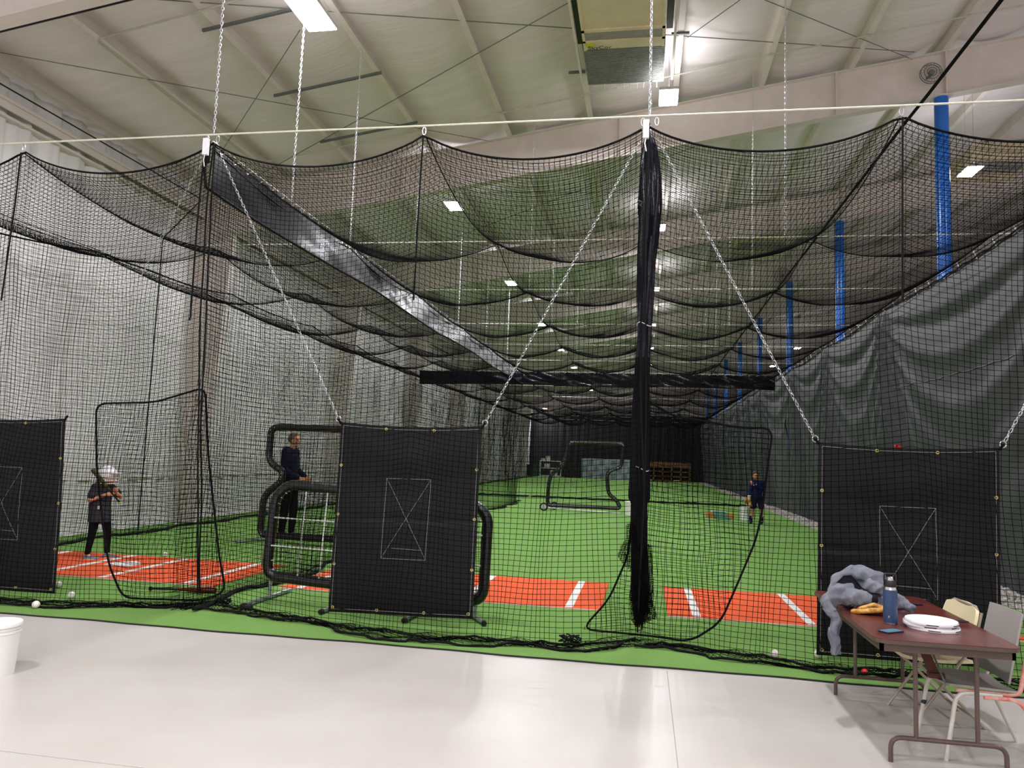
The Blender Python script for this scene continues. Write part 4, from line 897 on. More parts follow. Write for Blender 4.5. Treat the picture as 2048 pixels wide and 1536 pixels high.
# (1) batter
base = np.array([-7.68, 9.75, .035]); root = thing('person', tuple(base), 'child batter in white helmet and dark tee holding a bat upright', 'person')
sc = .80; fx = (1., .25)
J = mkJ(base, dict(pelvis=(.0, 0, .60), waist=(-.01, 0, .74), chest=(-.0, 0, .90), neck=(.02, 0, 1.04), head=(.08, 0, 1.155), shL=(.03, .12, 1.0), shR=(-.0, -.12, 1.0), elL=(.16, .20, .86), elR=(-.02, -.20, .83), wrL=(.16, .05, .955), wrR=(.13, -.08, .905),
    hipL=(.04, .07, .58), hipR=(-.02, -.07, .58), kneeL=(.075, .10, .32), kneeR=(-.03, -.09, .33), ankL=(.07, .12, .055), ankR=(-.06, -.11, .055), hdL=((.5, -.6, .15), (.5, 0, -.7), .9), hdR=((.8, .5, .15), (.5, 0, -.7), .9)))
hr = .098; body(J, sc, root, M['skin'], fx, hr); face(J['head'], fx, hr, root)
m = MB(); m.tube([J['pelvis']-np.array([0, 0, .09]), J['pelvis'], J['waist']], [.152, .150, .145], 20); capsule(m, J['waist'], .145, J['chest'], .135, 20); capsule(m, J['shL'], .075, J['shR'], .075); capsule(m, J['chest'], .12, J['neck']-np.array([0, 0, .04]), .06)
for s in 'LR': capsule(m, J['sh'+s], .068, J['sh'+s]*.35+J['el'+s]*.65, .064)
sh = fused(m, .011, M['charcoal'], 'shirt', root, 2)
m = MB(); legs_cloth(m, J, sc, .072, 'ankle'); fused(m, .01, M['blackc'], 'trousers', root, 2)
for s in 'LR': shoe(J['ank'+s]-np.array([0, 0, .035]), fx, sc*1.15, root, 'shoeg', 'whitec')
m = MB(); c = J['head']
m.ball(c+[-.01, 0, .035], .128, 24, sc=(1.02, .93, .98)); m.box(c+[.02, -.08, .045], c+[.19, .08, .062]); m.box(c+[-.06, -.115, -.1], c+[.03, -.09, .05]); m.box(c+[-.06, .09, -.1], c+[.03, .115, .05])
hm = fused(m, .008, M['helmet'], 'helmet', root)
m = MB()
for z in (-.01, -.05, -.09): m.tube([c+[.03, -.115, z], c+[.12, -.08, z], c+[.16, 0, z], c+[.12, .08, z], c+[.03, .115, z]], .006, 6)
for y in (-.04, .04): m.tube([c+[.13, y, .06], c+[.158, y, -.02], c+[.14, y, -.1]], .005, 6)
build_each(m, 'face_guard', M['helmet'], root)
m = MB(); q = J['waist']; m.box(q+[.09, -.135, .03], q+[.12, -.12, .075], 0); m.box(q+[.07, -.138, -.04], q+[.095, -.125, .01], 1); build_each(m, 'shirt_print', [M['printr'], M['printw']], root)
# bat held by the batter
kb = base+np.array([.31, .0, .79]); te = base+np.array([.03, -.27, 1.27]); d = te-kb; t = thing('baseball_bat', tuple(kb), 'dark bat with lime knob held upright by the child batter', 'bat')
def bat(t, a, b, mb, mg, mk, lw=.62):
    a = np.array(a, float); b = np.array(b, float); d = b-a
    m = MB(); m.tube([a+d*.42, a+d*.55, a+d*.7, a+d*.97, a+d*.99, b], [.0135, .020, .031, .033, .030, .015], 18); m.build('barrel', M[mb], t)
    m = MB(); m.tube([a+d*.02, a+d*.42], [.0125, .0138], 14); m.build('grip', M[mg], t)
    m = MB(); m.tube([a-d*.012, a+d*.0, a+d*.025, a+d*.03], [.018, .024, .022, .014], 14); m.build('knob', M[mk], t)
bat(t, kb, te, 'batdark', 'grip', 'lime')
# (2) man
base = np.array([-6.55, 13.35, .017]); root = thing('person', tuple(base), 'grey-haired man in navy hoodie standing side-on behind the L-shaped screen', 'person')
sc = 1.09; fx = (1., -.1)
J = mkJ(base, dict(pelvis=(-.02, 0, 1.04), waist=(-.03, 0, 1.2), chest=(-.04, 0, 1.45), neck=(-.01, 0, 1.68), head=(.03, 0, 1.83), shL=(-.03, .19, 1.61), shR=(-.03, -.19, 1.61), elL=(-.02, .25, 1.28), elR=(-.03, -.24, 1.27), wrL=(.24, .16, 1.13), wrR=(.24, -.14, 1.12),
    hipL=(-.02, .1, 1.0), hipR=(-.02, -.1, 1.0), kneeL=(.04, .12, .55), kneeR=(-.02, -.12, .55), ankL=(.02, .12, .09), ankR=(-.06, -.12, .09), hdL=((1, -.3, -.2), (0, .3, 1), .6), hdR=((1, .3, -.2), (0, .3, 1), .6)))
hr = .108; body(J, sc, root, M['skin'], fx, hr); face(J['head'], fx, hr, root)
m = MB(); capsule(m, J['pelvis'], .165, J['waist'], .155, 20); capsule(m, J['waist'], .155, J['chest'], .17, 20); capsule(m, J['shL'], .085, J['shR'], .085); capsule(m, J['chest'], .15, J['neck']-np.array([0, 0, .08]), .09)
for s in 'LR': capsule(m, J['sh'+s], .085, J['el'+s], .068); capsule(m, J['el'+s], .066, J['wr'+s]*.9+J['el'+s]*.1, .046)
capsule(m, J['neck']+np.array([-.09, -.06, -.03]), .06, J['neck']+np.array([-.09, .06, -.03]), .06)
fused(m, .014, M['navy'], 'hoodie', root, 2)
m = MB(); legs_cloth(m, J, sc, .085, 'ankle'); fused(m, .013, M['blackc'], 'trousers', root, 2)
for s in 'LR': shoe(J['ank'+s], fx, sc*1.1, root, 'blackc', 'greysteel')
m = MB(); m.ball(J['head']+np.array([-.018, 0, .035]), hr*1.03, 20, sc=(.95, .96, 1.0)); fused(m, .01, M['hairg'], 'hair', root)
# (3) child with glove
base = np.array([3.22, 22.7, .017]); root = thing('person', tuple(base), 'child in navy top and shorts with a glove standing far down the right cage', 'person')
sc = .88; fx = (-.25, -1.)
J = mkJ(base, dict(pelvis=(.03, 0, .77), waist=(.04, 0, .90), chest=(.05, 0, 1.07), neck=(.03, 0, 1.23), head=(-.01, -.01, 1.355), shL=(.19, .02, 1.17), shR=(-.10, -.03, 1.17), elL=(.20, .0, .92), elR=(-.16, -.04, .93), wrL=(.05, -.17, .95), wrR=(-.20, -.10, .74),
    hipL=(.11, 0, .73), hipR=(-.05, 0, .73), kneeL=(.15, -.02, .41), kneeR=(-.08, -.02, .41), ankL=(.17, .0, .07), ankR=(-.13, .0, .07), hdL=((-1, -.2, .5), (0, .3, 1), .7), hdR=((-.1, -.2, -1), (1, 0, 0), .8)))
J['elL'] = base+np.array([.21, -.02, .95]); J['wrL'] = base+np.array([-.10, -.22, 1.09]); J['hdL'] = ((-.5, -.1, 1), (.9, 0, .3), .5)
hr = .10; body(J, sc, root, M['skin2'], fx, hr); face(J['head'], fx, hr, root)
m = MB(); capsule(m, J['pelvis']+np.array([0, 0, .0]), .135, J['waist'], .13, 20); capsule(m, J['waist'], .13, J['chest'], .14, 20); capsule(m, J['shL'], .07, J['shR'], .07); capsule(m, J['chest'], .12, J['neck']-np.array([0, 0, .05]), .065)
for s in 'LR': capsule(m, J['sh'+s], .07, J['el'+s], .058); capsule(m, J['el'+s], .056, J['wr'+s]*.85+J['el'+s]*.15, .042)
fused(m, .012, M['navyb'], 'jacket', root, 2)
m = MB(); capsule(m, J['pelvis']+np.array([0, 0, .03]), .13, J['pelvis']-np.array([0, 0, .03]), .13, 18)
for s in 'LR': capsule(m, J['hip'+s], .09, J['hip'+s]*.2+J['knee'+s]*.8, .082, 16)
fused(m, .011, M['navy'], 'shorts', root, 2)
m = MB(); m.ball(J['head']+np.array([0, .02, .035]), hr*1.05, 20, sc=(1, .98, 1.0)); fused(m, .01, M['hairb'], 'hair', root)
for s in 'LR':
    shoe(J['ank'+s], fx, sc*1.1, root, 'blackc', 'whitec'); m = MB(); m.tube([J['ank'+s]-[0, 0, .02], J['ank'+s]+[0, 0, .14]], [.042, .046], 14); m.build('sock', M['navyb'], root)
m = MB(); q = J['wrR']; m.tube([q+[.004, .005, .06], q+[.0, 0, .0]], [.045, .042], 14); m.build('wristband', M['whitec'], root)
m = MB(); q = base+np.array([-.01, -.135, 1.12]); m.ball(q, .018, 8); m.build('chest_badge', M['whitec'], root)
def glove(t, c, R_, sc, mt='leather'):
    m = MB()
    def T(p): return np.array(c)+(np.array(R_)@np.array(p))*sc
    capsule(m, T((0, 0, .02)), .035*sc, T((0, 0, .07)), .05*sc)
    for k, (a, l) in enumerate(((-.5, .10), (-.2, .13), (.1, .135), (.38, .12))):
        b = T((.055*math.sin(a)*1.6, 0, .09)); e = T((.055*math.sin(a)*1.6+l*math.sin(a)*.6, .035, .09+l)); capsule(m, b, .021*sc, e, .016*sc, 10)
    capsule(m, T((-.05, 0, .03)), .022*sc, T((-.115, .03, .13)), .017*sc, 10)
    P = [[T((-.10+.03*i/4*1., .02, .08)), T((-.06+.03*i/4, .045+.01*i, .13)), T((-.075+.03*i/4, .03, .17))] for i in range(5)]
    fused(m, .008*sc, M[mt], 'glove_shell', t)
    m = MB(); m.slab(P, .008*sc); m.build('webbing', M['leatherd'], t)
t = thing('baseball_glove', tuple(J['wrR']+np.array([-.01, -.03, -.05])), 'tan glove worn by the child down the right cage', 'glove')
glove(t, J['wrR']+np.array([-.01, -.03, -.0]), [[1, 0, 0], [0, -1, 0], [0, 0, -1]], 1.15)

# ------------------------------------------------------------------ bats, balls, buckets, small things on the turf
p, q = GP(300, 1176, .05), GP(433, 1181, .05); t = thing('baseball_bat', tuple(q), 'black and red bat lying on the turf at the edge of the orange mat', 'bat')
p[2] = .045; q[2] = .05; bat(t, p, q, 'batred', 'grip', 'grip'); 
def baseball(px, py, label, mt='ball', z=.0):
    g = GP(px, py, .016+.037); x, y = g[0], g[1]; t = thing('baseball', (x, y, .016), label, 'ball', 'baseballs')
    m = MB(); m.ball((x, y, (.053 if mt == 'ball' else .042)+z), .037 if mt == 'ball' else .026, 20); m.build('cover', M[mt], t)
    if mt == 'ball':
        m = MB(); P = []
        for k in range(60):
            a = 2*PI*k/60; A_ = .42; th = PI/2-(PI/2-A_)*math.cos(a)*1.0; ph = a/1+A_*math.sin(2*a)
            v = np.array([math.cos(a)+.35*math.cos(3*a), math.sin(a)-.35*math.sin(3*a), 1.15*math.sin(2*a)]); v /= np.linalg.norm(v); P.append(np.array([x, y, .053+z])+v*.0372)
        m.tube(P, .0012, 4, closed=True); m.build('stitching', M['stitch'], t)
    return t
baseball(72, 1209, 'white ball nearest the bucket on the folded net'); baseball(143, 1190, 'white ball right of the left hitting mat, clear of it'); baseball(117, 1169, 'white ball half hidden by the left hitting mat')
baseball(330, 1109, 'white ball on the green turf behind the orange mat'); baseball(352, 1048, 'small white ball at the foot of the left wall net'); baseball(1550, 1308, 'white ball resting on the net at the right cage front'); baseball(1636, 1308, 'dark-speckled white ball at the corner of the mat behind the table')
baseball(1729, 1341, 'small red ball on the turf under the table', 'redp')
m = MB(); g = GP(497, 1222); m.lathe([(.03, 0), (.045, .01), (.04, .04), (.02, .055)], (g[0], g[1], .018), 12); tag(m.build('screen_weight', M['rubber']), 'small black weight at the end of the screen leg', 'weight')
def bucket(x, y, z0, h, rt, rb, label, lid=True, balls=False):
    t = thing('bucket', (x, y, z0), label, 'bucket')
    m = MB(); m.lathe([(.01, .0), (rb, .0), (rb, .004), (rt*.965, h*.80), (rt*.97, h*.80), (rt*.99, h*.805), (rt*.99, h*.825), (rt*.97, h*.83), (rt*.97, h*.87), (rt*1.0, h*.875), (rt*1.0, h*.895), (rt*.975, h*.9), (rt*.975, h*.96)], (x, y, z0), 40); m.build('pail', M['bucketp'], t)
    if lid:
        m = MB(); m.lathe([(rt*1.01, h*.925), (rt*1.025, h*.93), (rt*1.025, h*.985), (rt*1.0, h), (rt*.96, h*.995), (rt*.93, h*.975), (.01, h*.978)], (x, y, z0), 40); m.build('lid', M['bucketp'], t)
    if not lid: return t
    if x < -4: return t
    m = MB(); m.tube([(x+rt*math.cos(a), y-rt*abs(math.sin(a))*1.02-.0, z0+h*.84-.11*math.sin(a)) for a in np.linspace(0, PI, 16)], .002, 5); m.build('handle', M['galv'], t)
    return t
bucket(-4.585, 4.87, 0, .37, .152, .128, 'white lidded bucket on the concrete at the left edge')
bucket(-.36, 23.6, .017, .42, .17, .15, 'white bucket beside the wheeled screen, half hidden by the gathered net'); bucket(3.02, 23.5, .017, .42, .155, .135, 'white bucket standing behind the child with the glove')
t = thing('pitching_ramp', (2.35, 24.1, .016), 'small green ramp on orange blocks lying on the turf in the right cage', 'ramp')
m = MB(); m.box((1.95, 24.1, .017), (2.22, 24.3, .17)); m.build('block', M['rampo'], t); m = MB(); m.box((2.52, 24.1, .017), (2.78, 24.3, .17)); m.build('block', M['rampo'], t)
m = MB(); m.add([(2.2, 23.45, .02), (2.62, 23.45, .02), (2.5, 24.2, .21), (2.15, 24.2, .21), (2.2, 23.45, .035), (2.62, 23.45, .035), (2.5, 24.2, .225), (2.15, 24.2, .225)], [(0,3,2,1),(4,5,6,7),(0,1,5,4),(1,2,6,5),(2,3,7,6),(3,0,4,7)]); m.build('ramp_board', M['rampg'], t)
m = MB(); m.box((2.1, 24.18, .2), (2.55, 24.24, .235)); m.build('top_strip', M['white_turf'], t)
t = thing('plastic_marker', (5.0, 16.4, .0), 'small red plastic marker showing above the mat behind the table', 'marker')
m = MB(); x, y = 4.68, 14.9; g = AY(1797, 898, 14.9); x = g[0]; z = g[2]
m.box((x-.07, y-.01, z-.09), (x-.045, y+.01, z+.04)); P = [[(x-.06+.05*i/4*2.4, y+.01*math.sin(i), z+.07+.02*math.sin(i*1.2)-.10*j/3*(1-.12*i)) for j in range(4)] for i in range(5)]; m.slab(P, .03); m.build('flag', M['redp'], t, ang=80)
m = MB(); m.tube([(x-.06, y, .0), (x-.06, y, z)], .012, 8); m.build('stake', M['rope'], t)

# ------------------------------------------------------------------ far end furniture
t = thing('cubby_shelf', (2.0, 64.2, 0), 'brown wooden cubby shelf at the far right end', 'shelf')
x0, x1, z1 = .10, 3.9, 1.62; m = MB(); m.box((x0, 64.4, 0), (x1, 64.45, z1)); m.build('back_board', M['wooddark'], t)
m = MB()
for x in np.linspace(x0, x1-.12, 6): m.box((x, 63.95, 0), (x+.12, 64.4, z1))
for z in (0, .40, .80): m.box((x0, 63.95, z), (x1, 64.4, z+.1))
m.box((x0, 63.93, 1.18), (x1, 64.4, z1)); m.build('shelf_frame', M['wood'], t, smooth=False)
for i in range(5):
    m = MB(); x = x0+.2+i*.74
    m.box((x, 64.0, .1), (x+.5, 64.3, .18)); tag(m.build('stored_gear', M['mat_edge' if i in (0, 3) else 'leatherd']), 'gear lying in a lower cubby of the brown shelf', 'gear', 'gear in the brown cubbies')
t = thing('storage_cabinet', (-3, 64.3, 0), 'pale blue-grey panelled cabinet against the back curtain', 'cabinet')
m = MB(); m.box((-5.1, 64.0, 0), (-.72, 64.7, 1.72)); m.build('body', M['wrap'], t)
for i in range(9):
    for j in range(3):
        m = MB(); x = -5.05+i*.475; m.box((x+.03, 63.97, .08+j*.55), (x+.43, 64.0, .5+j*.55)); m.build('door', M['wrapd' if (i+j) % 2 else 'wrap'], t)
t = thing('equipment_rack', (-7.4, 64.5, 0), 'cluttered rack with pale boxes at the far left', 'rack')
m = MB(); 
for z in (.1, .75, 1.35): m.box((-8.7, 64.0, z), (-6.9, 64.6, z+.04))
for x in (-8.7, -6.94):
    for y in (64.0, 64.56): m.box((x, y, 0), (x+.04, y+.04, 1.4))
m.build('rack_frame', M['strap'], t)
for i, (x, z, w, h) in enumerate(((-8.5, .14, .5, .4), (-7.8, .14, .6, .45), (-8.3, .79, .45, .35), (-7.6, .79, .4, .3), (-8.2, 1.39, .35, .4), (-8.6, 1.39, .3, .2), (-7.7, 1.39, .5, .12))):
    m = MB(); m.box((x, 64.1, z), (x+w, 64.5, z+h)); tag(m.build('carton', M['junk' if i % 3 else 'darkj']), 'box stored on the cluttered rack', 'box', 'boxes on the far rack')
t = thing('ball_bin', (-9, 64.2, 0), 'dark green bin at the foot of the far left wall', 'bin')
m = MB(); m.box((-9.75, 63.6, 0.05), (-8.85, 64.4, .95)); m.build('bin_body', M['greenc'], t); m = MB(); m.box((-9.8, 63.55, .95), (-8.8, 64.45, 1.02)); m.build('rim', M['darkj'], t)
m = MB()
for i in range(9): m.box((-6.6+i*.16, 64.2+.05*(i % 3), 0), (-6.48+i*.16, 64.5, .9+.5*math.sin(i*2.1)**2))
tag(m.build('equipment_pile', M['darkj']), 'dark pile of equipment beside the pale cabinet', 'equipment', kind='stuff')

# ------------------------------------------------------------------ folding table and chairs
ZTB = .725; tx0, tx1, ty0, ty1 = 1.345, 2.12, 4.75, 6.40
t = thing('folding_table', (1.77, 5.67, 0), 'folding table with dark red-brown top and brown steel legs', 'table')
def rrect(x0, x1, y0, y1, r, n=4):
    P = []
    for cx, cy, a0 in ((x1-r, y1-r, 0), (x0+r, y1-r, PI/2), (x0+r, y0+r, PI), (x1-r, y0+r, 1.5*PI)):
        for k in range(n+1): a = a0+PI/2*k/n; P.append((cx+r*math.cos(a), cy+r*math.sin(a)))
    return P
m = MB(); m.prism(rrect(tx0, tx1, ty0, ty1, .07, 3), ZTB-.004, ZTB); m.build('tabletop', M['tabletop'], t, smooth=False)
m = MB(); m.prism(rrect(tx0-.003, tx1+.003, ty0-.003, ty1+.003, .072, 3), ZTB-.024, ZTB-.004); m.build('top_edge', M['tabledge'], t, smooth=False)
m = MB(); i_ = .03
for (a, b, c, d) in ((tx0+i_, tx0+i_+.02, ty0+i_, ty1-i_), (tx1-i_-.02, tx1-i_, ty0+i_, ty1-i_), (tx0+i_, tx1-i_, ty0+i_, ty0+i_+.02), (tx0+i_, tx1-i_, ty1-i_-.02, ty1-i_)): m.box((a, c, ZTB-.072), (b, d, ZTB-.024))
m.build('apron', M['tabledge'], t, smooth=False)
for y in (4.90, 6.18):
    xa, xb = 1.46, 2.08
    m = MB(); m.tube(rounded([(xa, y, 0), (xa, y, .14), (xb, y, .14), (xb, y, 0)], .08, n=6), .0135, 10)
    for x in (1.60, 1.93): m.tube([(x, y, .14), (x, y, ZTB-.03)], .013, 10)
    m.build('leg', M['tableleg'], t)
    m = MB(); m.tube([(1.77, y, .45), (1.77, y+(.35 if y < 5.5 else -.35), ZTB-.05)], .006, 6); m.tube([(1.61, y, .45), (1.93, y, .45)], .005, 6) if False else None; m.build('brace', M['galv'], t)
# white bucket lids stacked
c = GP(1862, 1250, ZTB+.02)
for k in range(3):
    cx, cy, z0 = c[0]+(.012, -.006, .0)[k], c[1]+(.0, .01, -.004)[k], ZTB+.001+k*.017; r = .148
    t = thing('pail_cover', (cx, cy, z0), ['white bucket lid at the bottom of the stack on the table', 'white bucket lid in the middle of the stack on the table', 'white bucket lid on top of the stack on the table'][k], 'lid', 'stack of bucket lids')
    m = MB(); m.lathe([(r*.90, .0), (r, .0), (r*1.012, .004), (r*1.0, .018), (r*.985, .021), (r*.955, .019), (r*.94, .012), (r*.90, .010), (.01, .0105)], (cx, cy, z0), 48); m.build('lid_shell', M['wplastic'], t)
    m = MB()
    for a in (.8, 2.4, 4.2, 5.3): 
        P = [[(cx+(r*1.013)*math.cos(a+s), cy+(r*1.013)*math.sin(a+s), z0+.005+h) for h in (0, .005)] for s in np.linspace(0, .45, 8)]; m.slab(P, .001)
    build_each(m, 'rim_slot', M['darkj'], t)
g = GP(1926, 1243, ZTB+.01); m = MB(); m.tube([(g[0]-.07, g[1]-.005, ZTB+.010), (g[0]-.01, g[1], ZTB+.010), (g[0]+.035, g[1]+.004, ZTB+.008)], [.004, .008, .005], 8); tag(m.build('marker_pen', M['black']), 'black pen lying right of the bucket lids', 'pen')
g = GP(1838, 1209, ZTB+.01); m = MB(); m.tube([(g[0]-.08, g[1]+.0, ZTB+.006), (g[0]+.03, g[1]+.02, ZTB+.006)], .005, 6); tag(m.build('marker_pen', M['navy']), 'thin dark blue pen lying behind the jacket', 'pen')
# bottle
g = GP(1781, 1248, ZTB); bx, by = g[0], g[1]
t = thing('water_bottle', (bx, by, ZTB), 'navy blue insulated bottle with black handle lid on the table', 'bottle')
r = .042; m = MB(); m.lathe([(.01, .012), (r*.98, .012), (r, .02), (r, .205), (r*.97, .215)], (bx, by, ZTB), 32); m.build('bottle_body', M['bottle'], t)
m = MB(); m.lathe([(.01, .0), (r*.9, .0), (r*.96, .004), (r*.96, .013)], (bx, by, ZTB), 32); m.lathe([(r*.97, .213), (r*.9, .222), (r*.86, .233), (.01, .234)], (bx, by, ZTB), 32); build_each(m, 'steel_ring', M['steel'], t)
m = MB(); m.lathe([(r*.86, .232), (r*.9, .236), (r*.9, .262), (r*.8, .272), (.01, .274)], (bx, by, ZTB), 32); m.build('cap', M['black'], t)
m = MB(); m.lathe([(r*.5, .27), (r*.45, .292), (.005, .296)], (bx, by, ZTB), 20); m.build('spout_cap', M['steel'], t)
m = MB(); m.tube(rounded([(bx-.034, by, ZTB+.262), (bx-.034, by, ZTB+.312), (bx+.034, by, ZTB+.312), (bx+.034, by, ZTB+.262)], .012), .0065, 8); m.build('handle', M['black'], t)
m = MB(); m.lathe([(.001, -.0003), (.008, -.0002), (.008, .001), (.001, .001)], (bx-.018, by-.0385, ZTB+.05), 12, axis='y'); m.build('bottle_emblem', M['steel'], t)
# phone
g = GP(1782, 1264, ZTB); t = thing('phone', (g[0], g[1], ZTB), 'black phone with blue-green screen lying at the table corner', 'phone')
def rot2(x, y, a): return (g[0]+x*math.cos(a)-y*math.sin(a), g[1]+x*math.sin(a)+y*math.cos(a))
m = MB(); m.prism([rot2(x, y, -.95) for x, y in rrect(-.036, .036, -.072, .072, .010)], ZTB+.0005, ZTB+.009); m.build('phone_case', M['black'], t, smooth=False)
m = MB(); m.prism([rot2(x, y, -.95) for x, y in rrect(-.032, .032, -.068, .068, .008)], ZTB+.009, ZTB+.0097); m.build('screen', M['screen'], t, smooth=False)
# glove on the table
g = GP(1737, 1228, ZTB); t = thing('baseball_glove', (g[0], g[1], ZTB), 'tan leather glove lying on the table left of the bottle', 'glove')
gx, gy = g[0]+.01, g[1]+.01
m = MB()
for k, (a, rr) in enumerate(((0, .105), )):
    pts = [(gx+.105*math.cos(q), gy+.065*math.sin(q), ZTB+.022+.018*math.sin(q*1.0+2.2)) for q in np.linspace(.1, 2*PI-.3, 26)]
    for a_, b_ in zip(pts[:-1], pts[1:]): capsule(m, a_, .017, b_, .017, 10)
for k in range(4):
    a = -.45+.33*k; capsule(m, (gx-.02+.03*k, gy-.045, ZTB+.03), .016, (gx+.09, gy-.05+.028*k, ZTB+.045-.004*k), .013, 10)
capsule(m, (gx-.06, gy+.0, ZTB+.03), .015, (gx+.03, gy+.01, ZTB+.062), .013, 10); capsule(m, (gx+.03, gy+.01, ZTB+.062), .014, (gx+.09, gy-.01, ZTB+.045), .014, 10)
fused(m, .005, M['leather'], 'glove_shell', t, 1)
m = MB(); m.lathe([(.002, 0), (.085, .002), (.095, .012), (.09, .014)], (gx, gy, ZTB+.004), 24, sy=.6); m.build('palm', M['leatherd'], t)
m = MB()
for q in np.linspace(.3, 5.6, 14): m.tube([(gx+.088*math.cos(q), gy+.05*math.sin(q), ZTB+.04), (gx+.12*math.cos(q), gy+.08*math.sin(q), ZTB+.025+.018*math.sin(q+2.2))], .002, 4)
build_each(m, 'lacing', M['leatherd'], t)
# grey jacket heaped on the table with a sleeve hanging over the edge
t = thing('jacket', (1.6, 5.75, ZTB), 'grey zip jacket heaped on the table with one sleeve hanging over the edge', 'jacket')
def sheet(P, th, mt, nm, par, it=1):
    m = MB(); m.slab(P, th); return m.build(nm, mt, par, ang=85)
JC = GP(1705, 1205, ZTB); jx, jy = 1.62, 5.80
nu, nv = 64, 40; P = np.zeros((nu, nv, 3))
for i in range(nu):
    a = 2*PI*i/(nu-1)
    for j in range(nv):
        v = j/(nv-1); R_ = v**.85; rx = .24+.035*math.sin(3*a+1)+.02*math.sin(7*a); ry = .17+.02*math.sin(2*a+.5)+.015*math.sin(5*a)
        x = jx-.015+rx*R_*math.cos(a); y = jy+.06+ry*R_*math.sin(a)
        h = .155*(1-R_**2.2)*(1+.0*math.cos(a))+.055*math.exp(-(((x-jx+.10)/.10)**2+((y-jy-.1)/.12)**2))
        h += .020*math.sin(11*x+7*y)*(1-R_)*1.5+.016*math.sin(19*x-15*y+1)*(1-R_**2)+.018*abs(math.sin(4*a+6*v))*(R_)*(1-R_)*2
        P[i, j] = (x, y, ZTB+.006+max(h, 0))
JK = MB(); JK.slab(P, .012)
def sleeve(mb, path, rads, flat=.75, ns=22, wr=.08):
    path = np.array(path, float); k = 40; tt = np.linspace(0, len(path)-1, k); pp = np.stack([np.interp(tt, range(len(path)), path[:, c_]) for c_ in range(3)], -1)
    for _ in range(3): pp[1:-1] = (pp[:-2]+2*pp[1:-1]+pp[2:])/4
    rr = np.interp(tt, range(len(path)), rads); T = np.gradient(pp, axis=0); T /= np.linalg.norm(T, axis=1, keepdims=True); V = []
    side = np.cross(T[0], [0.3, 1, .2]); side /= np.linalg.norm(side)
    for i in range(k):
        side = side-T[i]*side.dot(T[i]); side /= np.linalg.norm(side); w_ = np.cross(T[i], side)
        for q in range(ns):
            a = 2*PI*q/ns; r_ = rr[i]*(1+wr*math.sin(3*a+i*.45)+wr*.6*math.sin(5*a-i*.8)); V.append(pp[i]+r_*(math.cos(a)*side+flat*math.sin(a)*w_))
    F = [(i*ns+q, i*ns+(q+1) % ns, (i+1)*ns+(q+1) % ns, (i+1)*ns+q) for i in range(k-1) for q in range(ns)]; F.append(tuple(range(ns))); F.append(tuple((k-1)*ns+q for q in range(ns)))
    mb.add(V, F)
def jp(px, py, y): return AY(px, py, y)
sleeve(JK, [jp(1700, 1188, 5.68), jp(1672, 1190, 5.62), jp(1650, 1206, 5.55), (1.310, 5.52, .675), (1.292, 5.5, .60), (1.292, 5.49, .52), (1.297, 5.49, .455)], [.085, .08, .062, .056, .056, .052, .052], wr=.05, flat=.6)
sleeve(JK, [jp(1664, 1178, 5.8), jp(1676, 1160, 5.8), jp(1700, 1146, 5.8), jp(1730, 1148, 5.8), jp(1756, 1162, 5.8), jp(1776, 1178, 5.82)], [.03, .045, .05, .06, .07, .05], flat=.9)
sleeve(JK, [jp(1668, 1198, 5.62), jp(1690, 1194, 5.62), jp(1715, 1195, 5.62), jp(1744, 1200, 5.62)], [.05, .058, .056, .045])
sleeve(JK, [jp(1730, 1168, 5.72), jp(1750, 1176, 5.70), jp(1768, 1186, 5.70)], [.05, .055, .04])
sleeve(JK, [jp(1780, 1200, 5.70), jp(1800, 1202, 5.62), jp(1815, 1212, 5.55), jp(1826, 1220, 5.5)], [.045, .05, .042, .036])
jo = fused(JK, .0065, M['jacket'], 'fleece_shell', t, 2); me = jo.data; n_ = len(me.vertices); co = np.zeros(n_*3, np.float32); me.vertices.foreach_get('co', co); co = co.reshape(-1, 3)
no = np.zeros(n_*3, np.float32)
me.vertex_normals.foreach_get('vector', no); no = no.reshape(-1, 3)
x, y, z = co[:, 0], co[:, 1], co[:, 2]
def ridge(q): return 1-np.abs(np.sin(q))
dsp = .011*ridge(22*x+14*z+2.2*np.sin(9*y+5*x))+.007*ridge(31*z-25*x+1.8*np.sin(14*x+8*z)+6*y)-.008
dsp += np.where(z < .66, .006*ridge(46*z+9*np.sin(18*y)+12*x), 0)
dsp[z < ZTB+.012] *= (z < ZTB-.03)[z < ZTB+.012]
co = co+no*dsp[:, None]; me.vertices.foreach_set('co', co.astype(np.float32).ravel()); me.update()
up = [(1669, 1184), (1675, 1166), (1688, 1153), (1702, 1152), (1712, 1162), (1722, 1176)]; lo = [(1671, 1187), (1679, 1180), (1690, 1175), (1702, 1174), (1712, 1176), (1723, 1180)]
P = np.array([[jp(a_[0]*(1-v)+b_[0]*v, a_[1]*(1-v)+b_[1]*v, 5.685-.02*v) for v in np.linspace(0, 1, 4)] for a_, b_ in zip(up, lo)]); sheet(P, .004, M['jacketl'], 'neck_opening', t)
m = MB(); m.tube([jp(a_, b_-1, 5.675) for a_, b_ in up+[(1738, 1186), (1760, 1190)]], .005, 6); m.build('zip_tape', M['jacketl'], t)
m = MB(); m.ball(jp(1750, 1200, 5.58), .033, 16, sc=(.6, .5, 1.0)); m.build('cuff_opening', M['jacketl'], t)
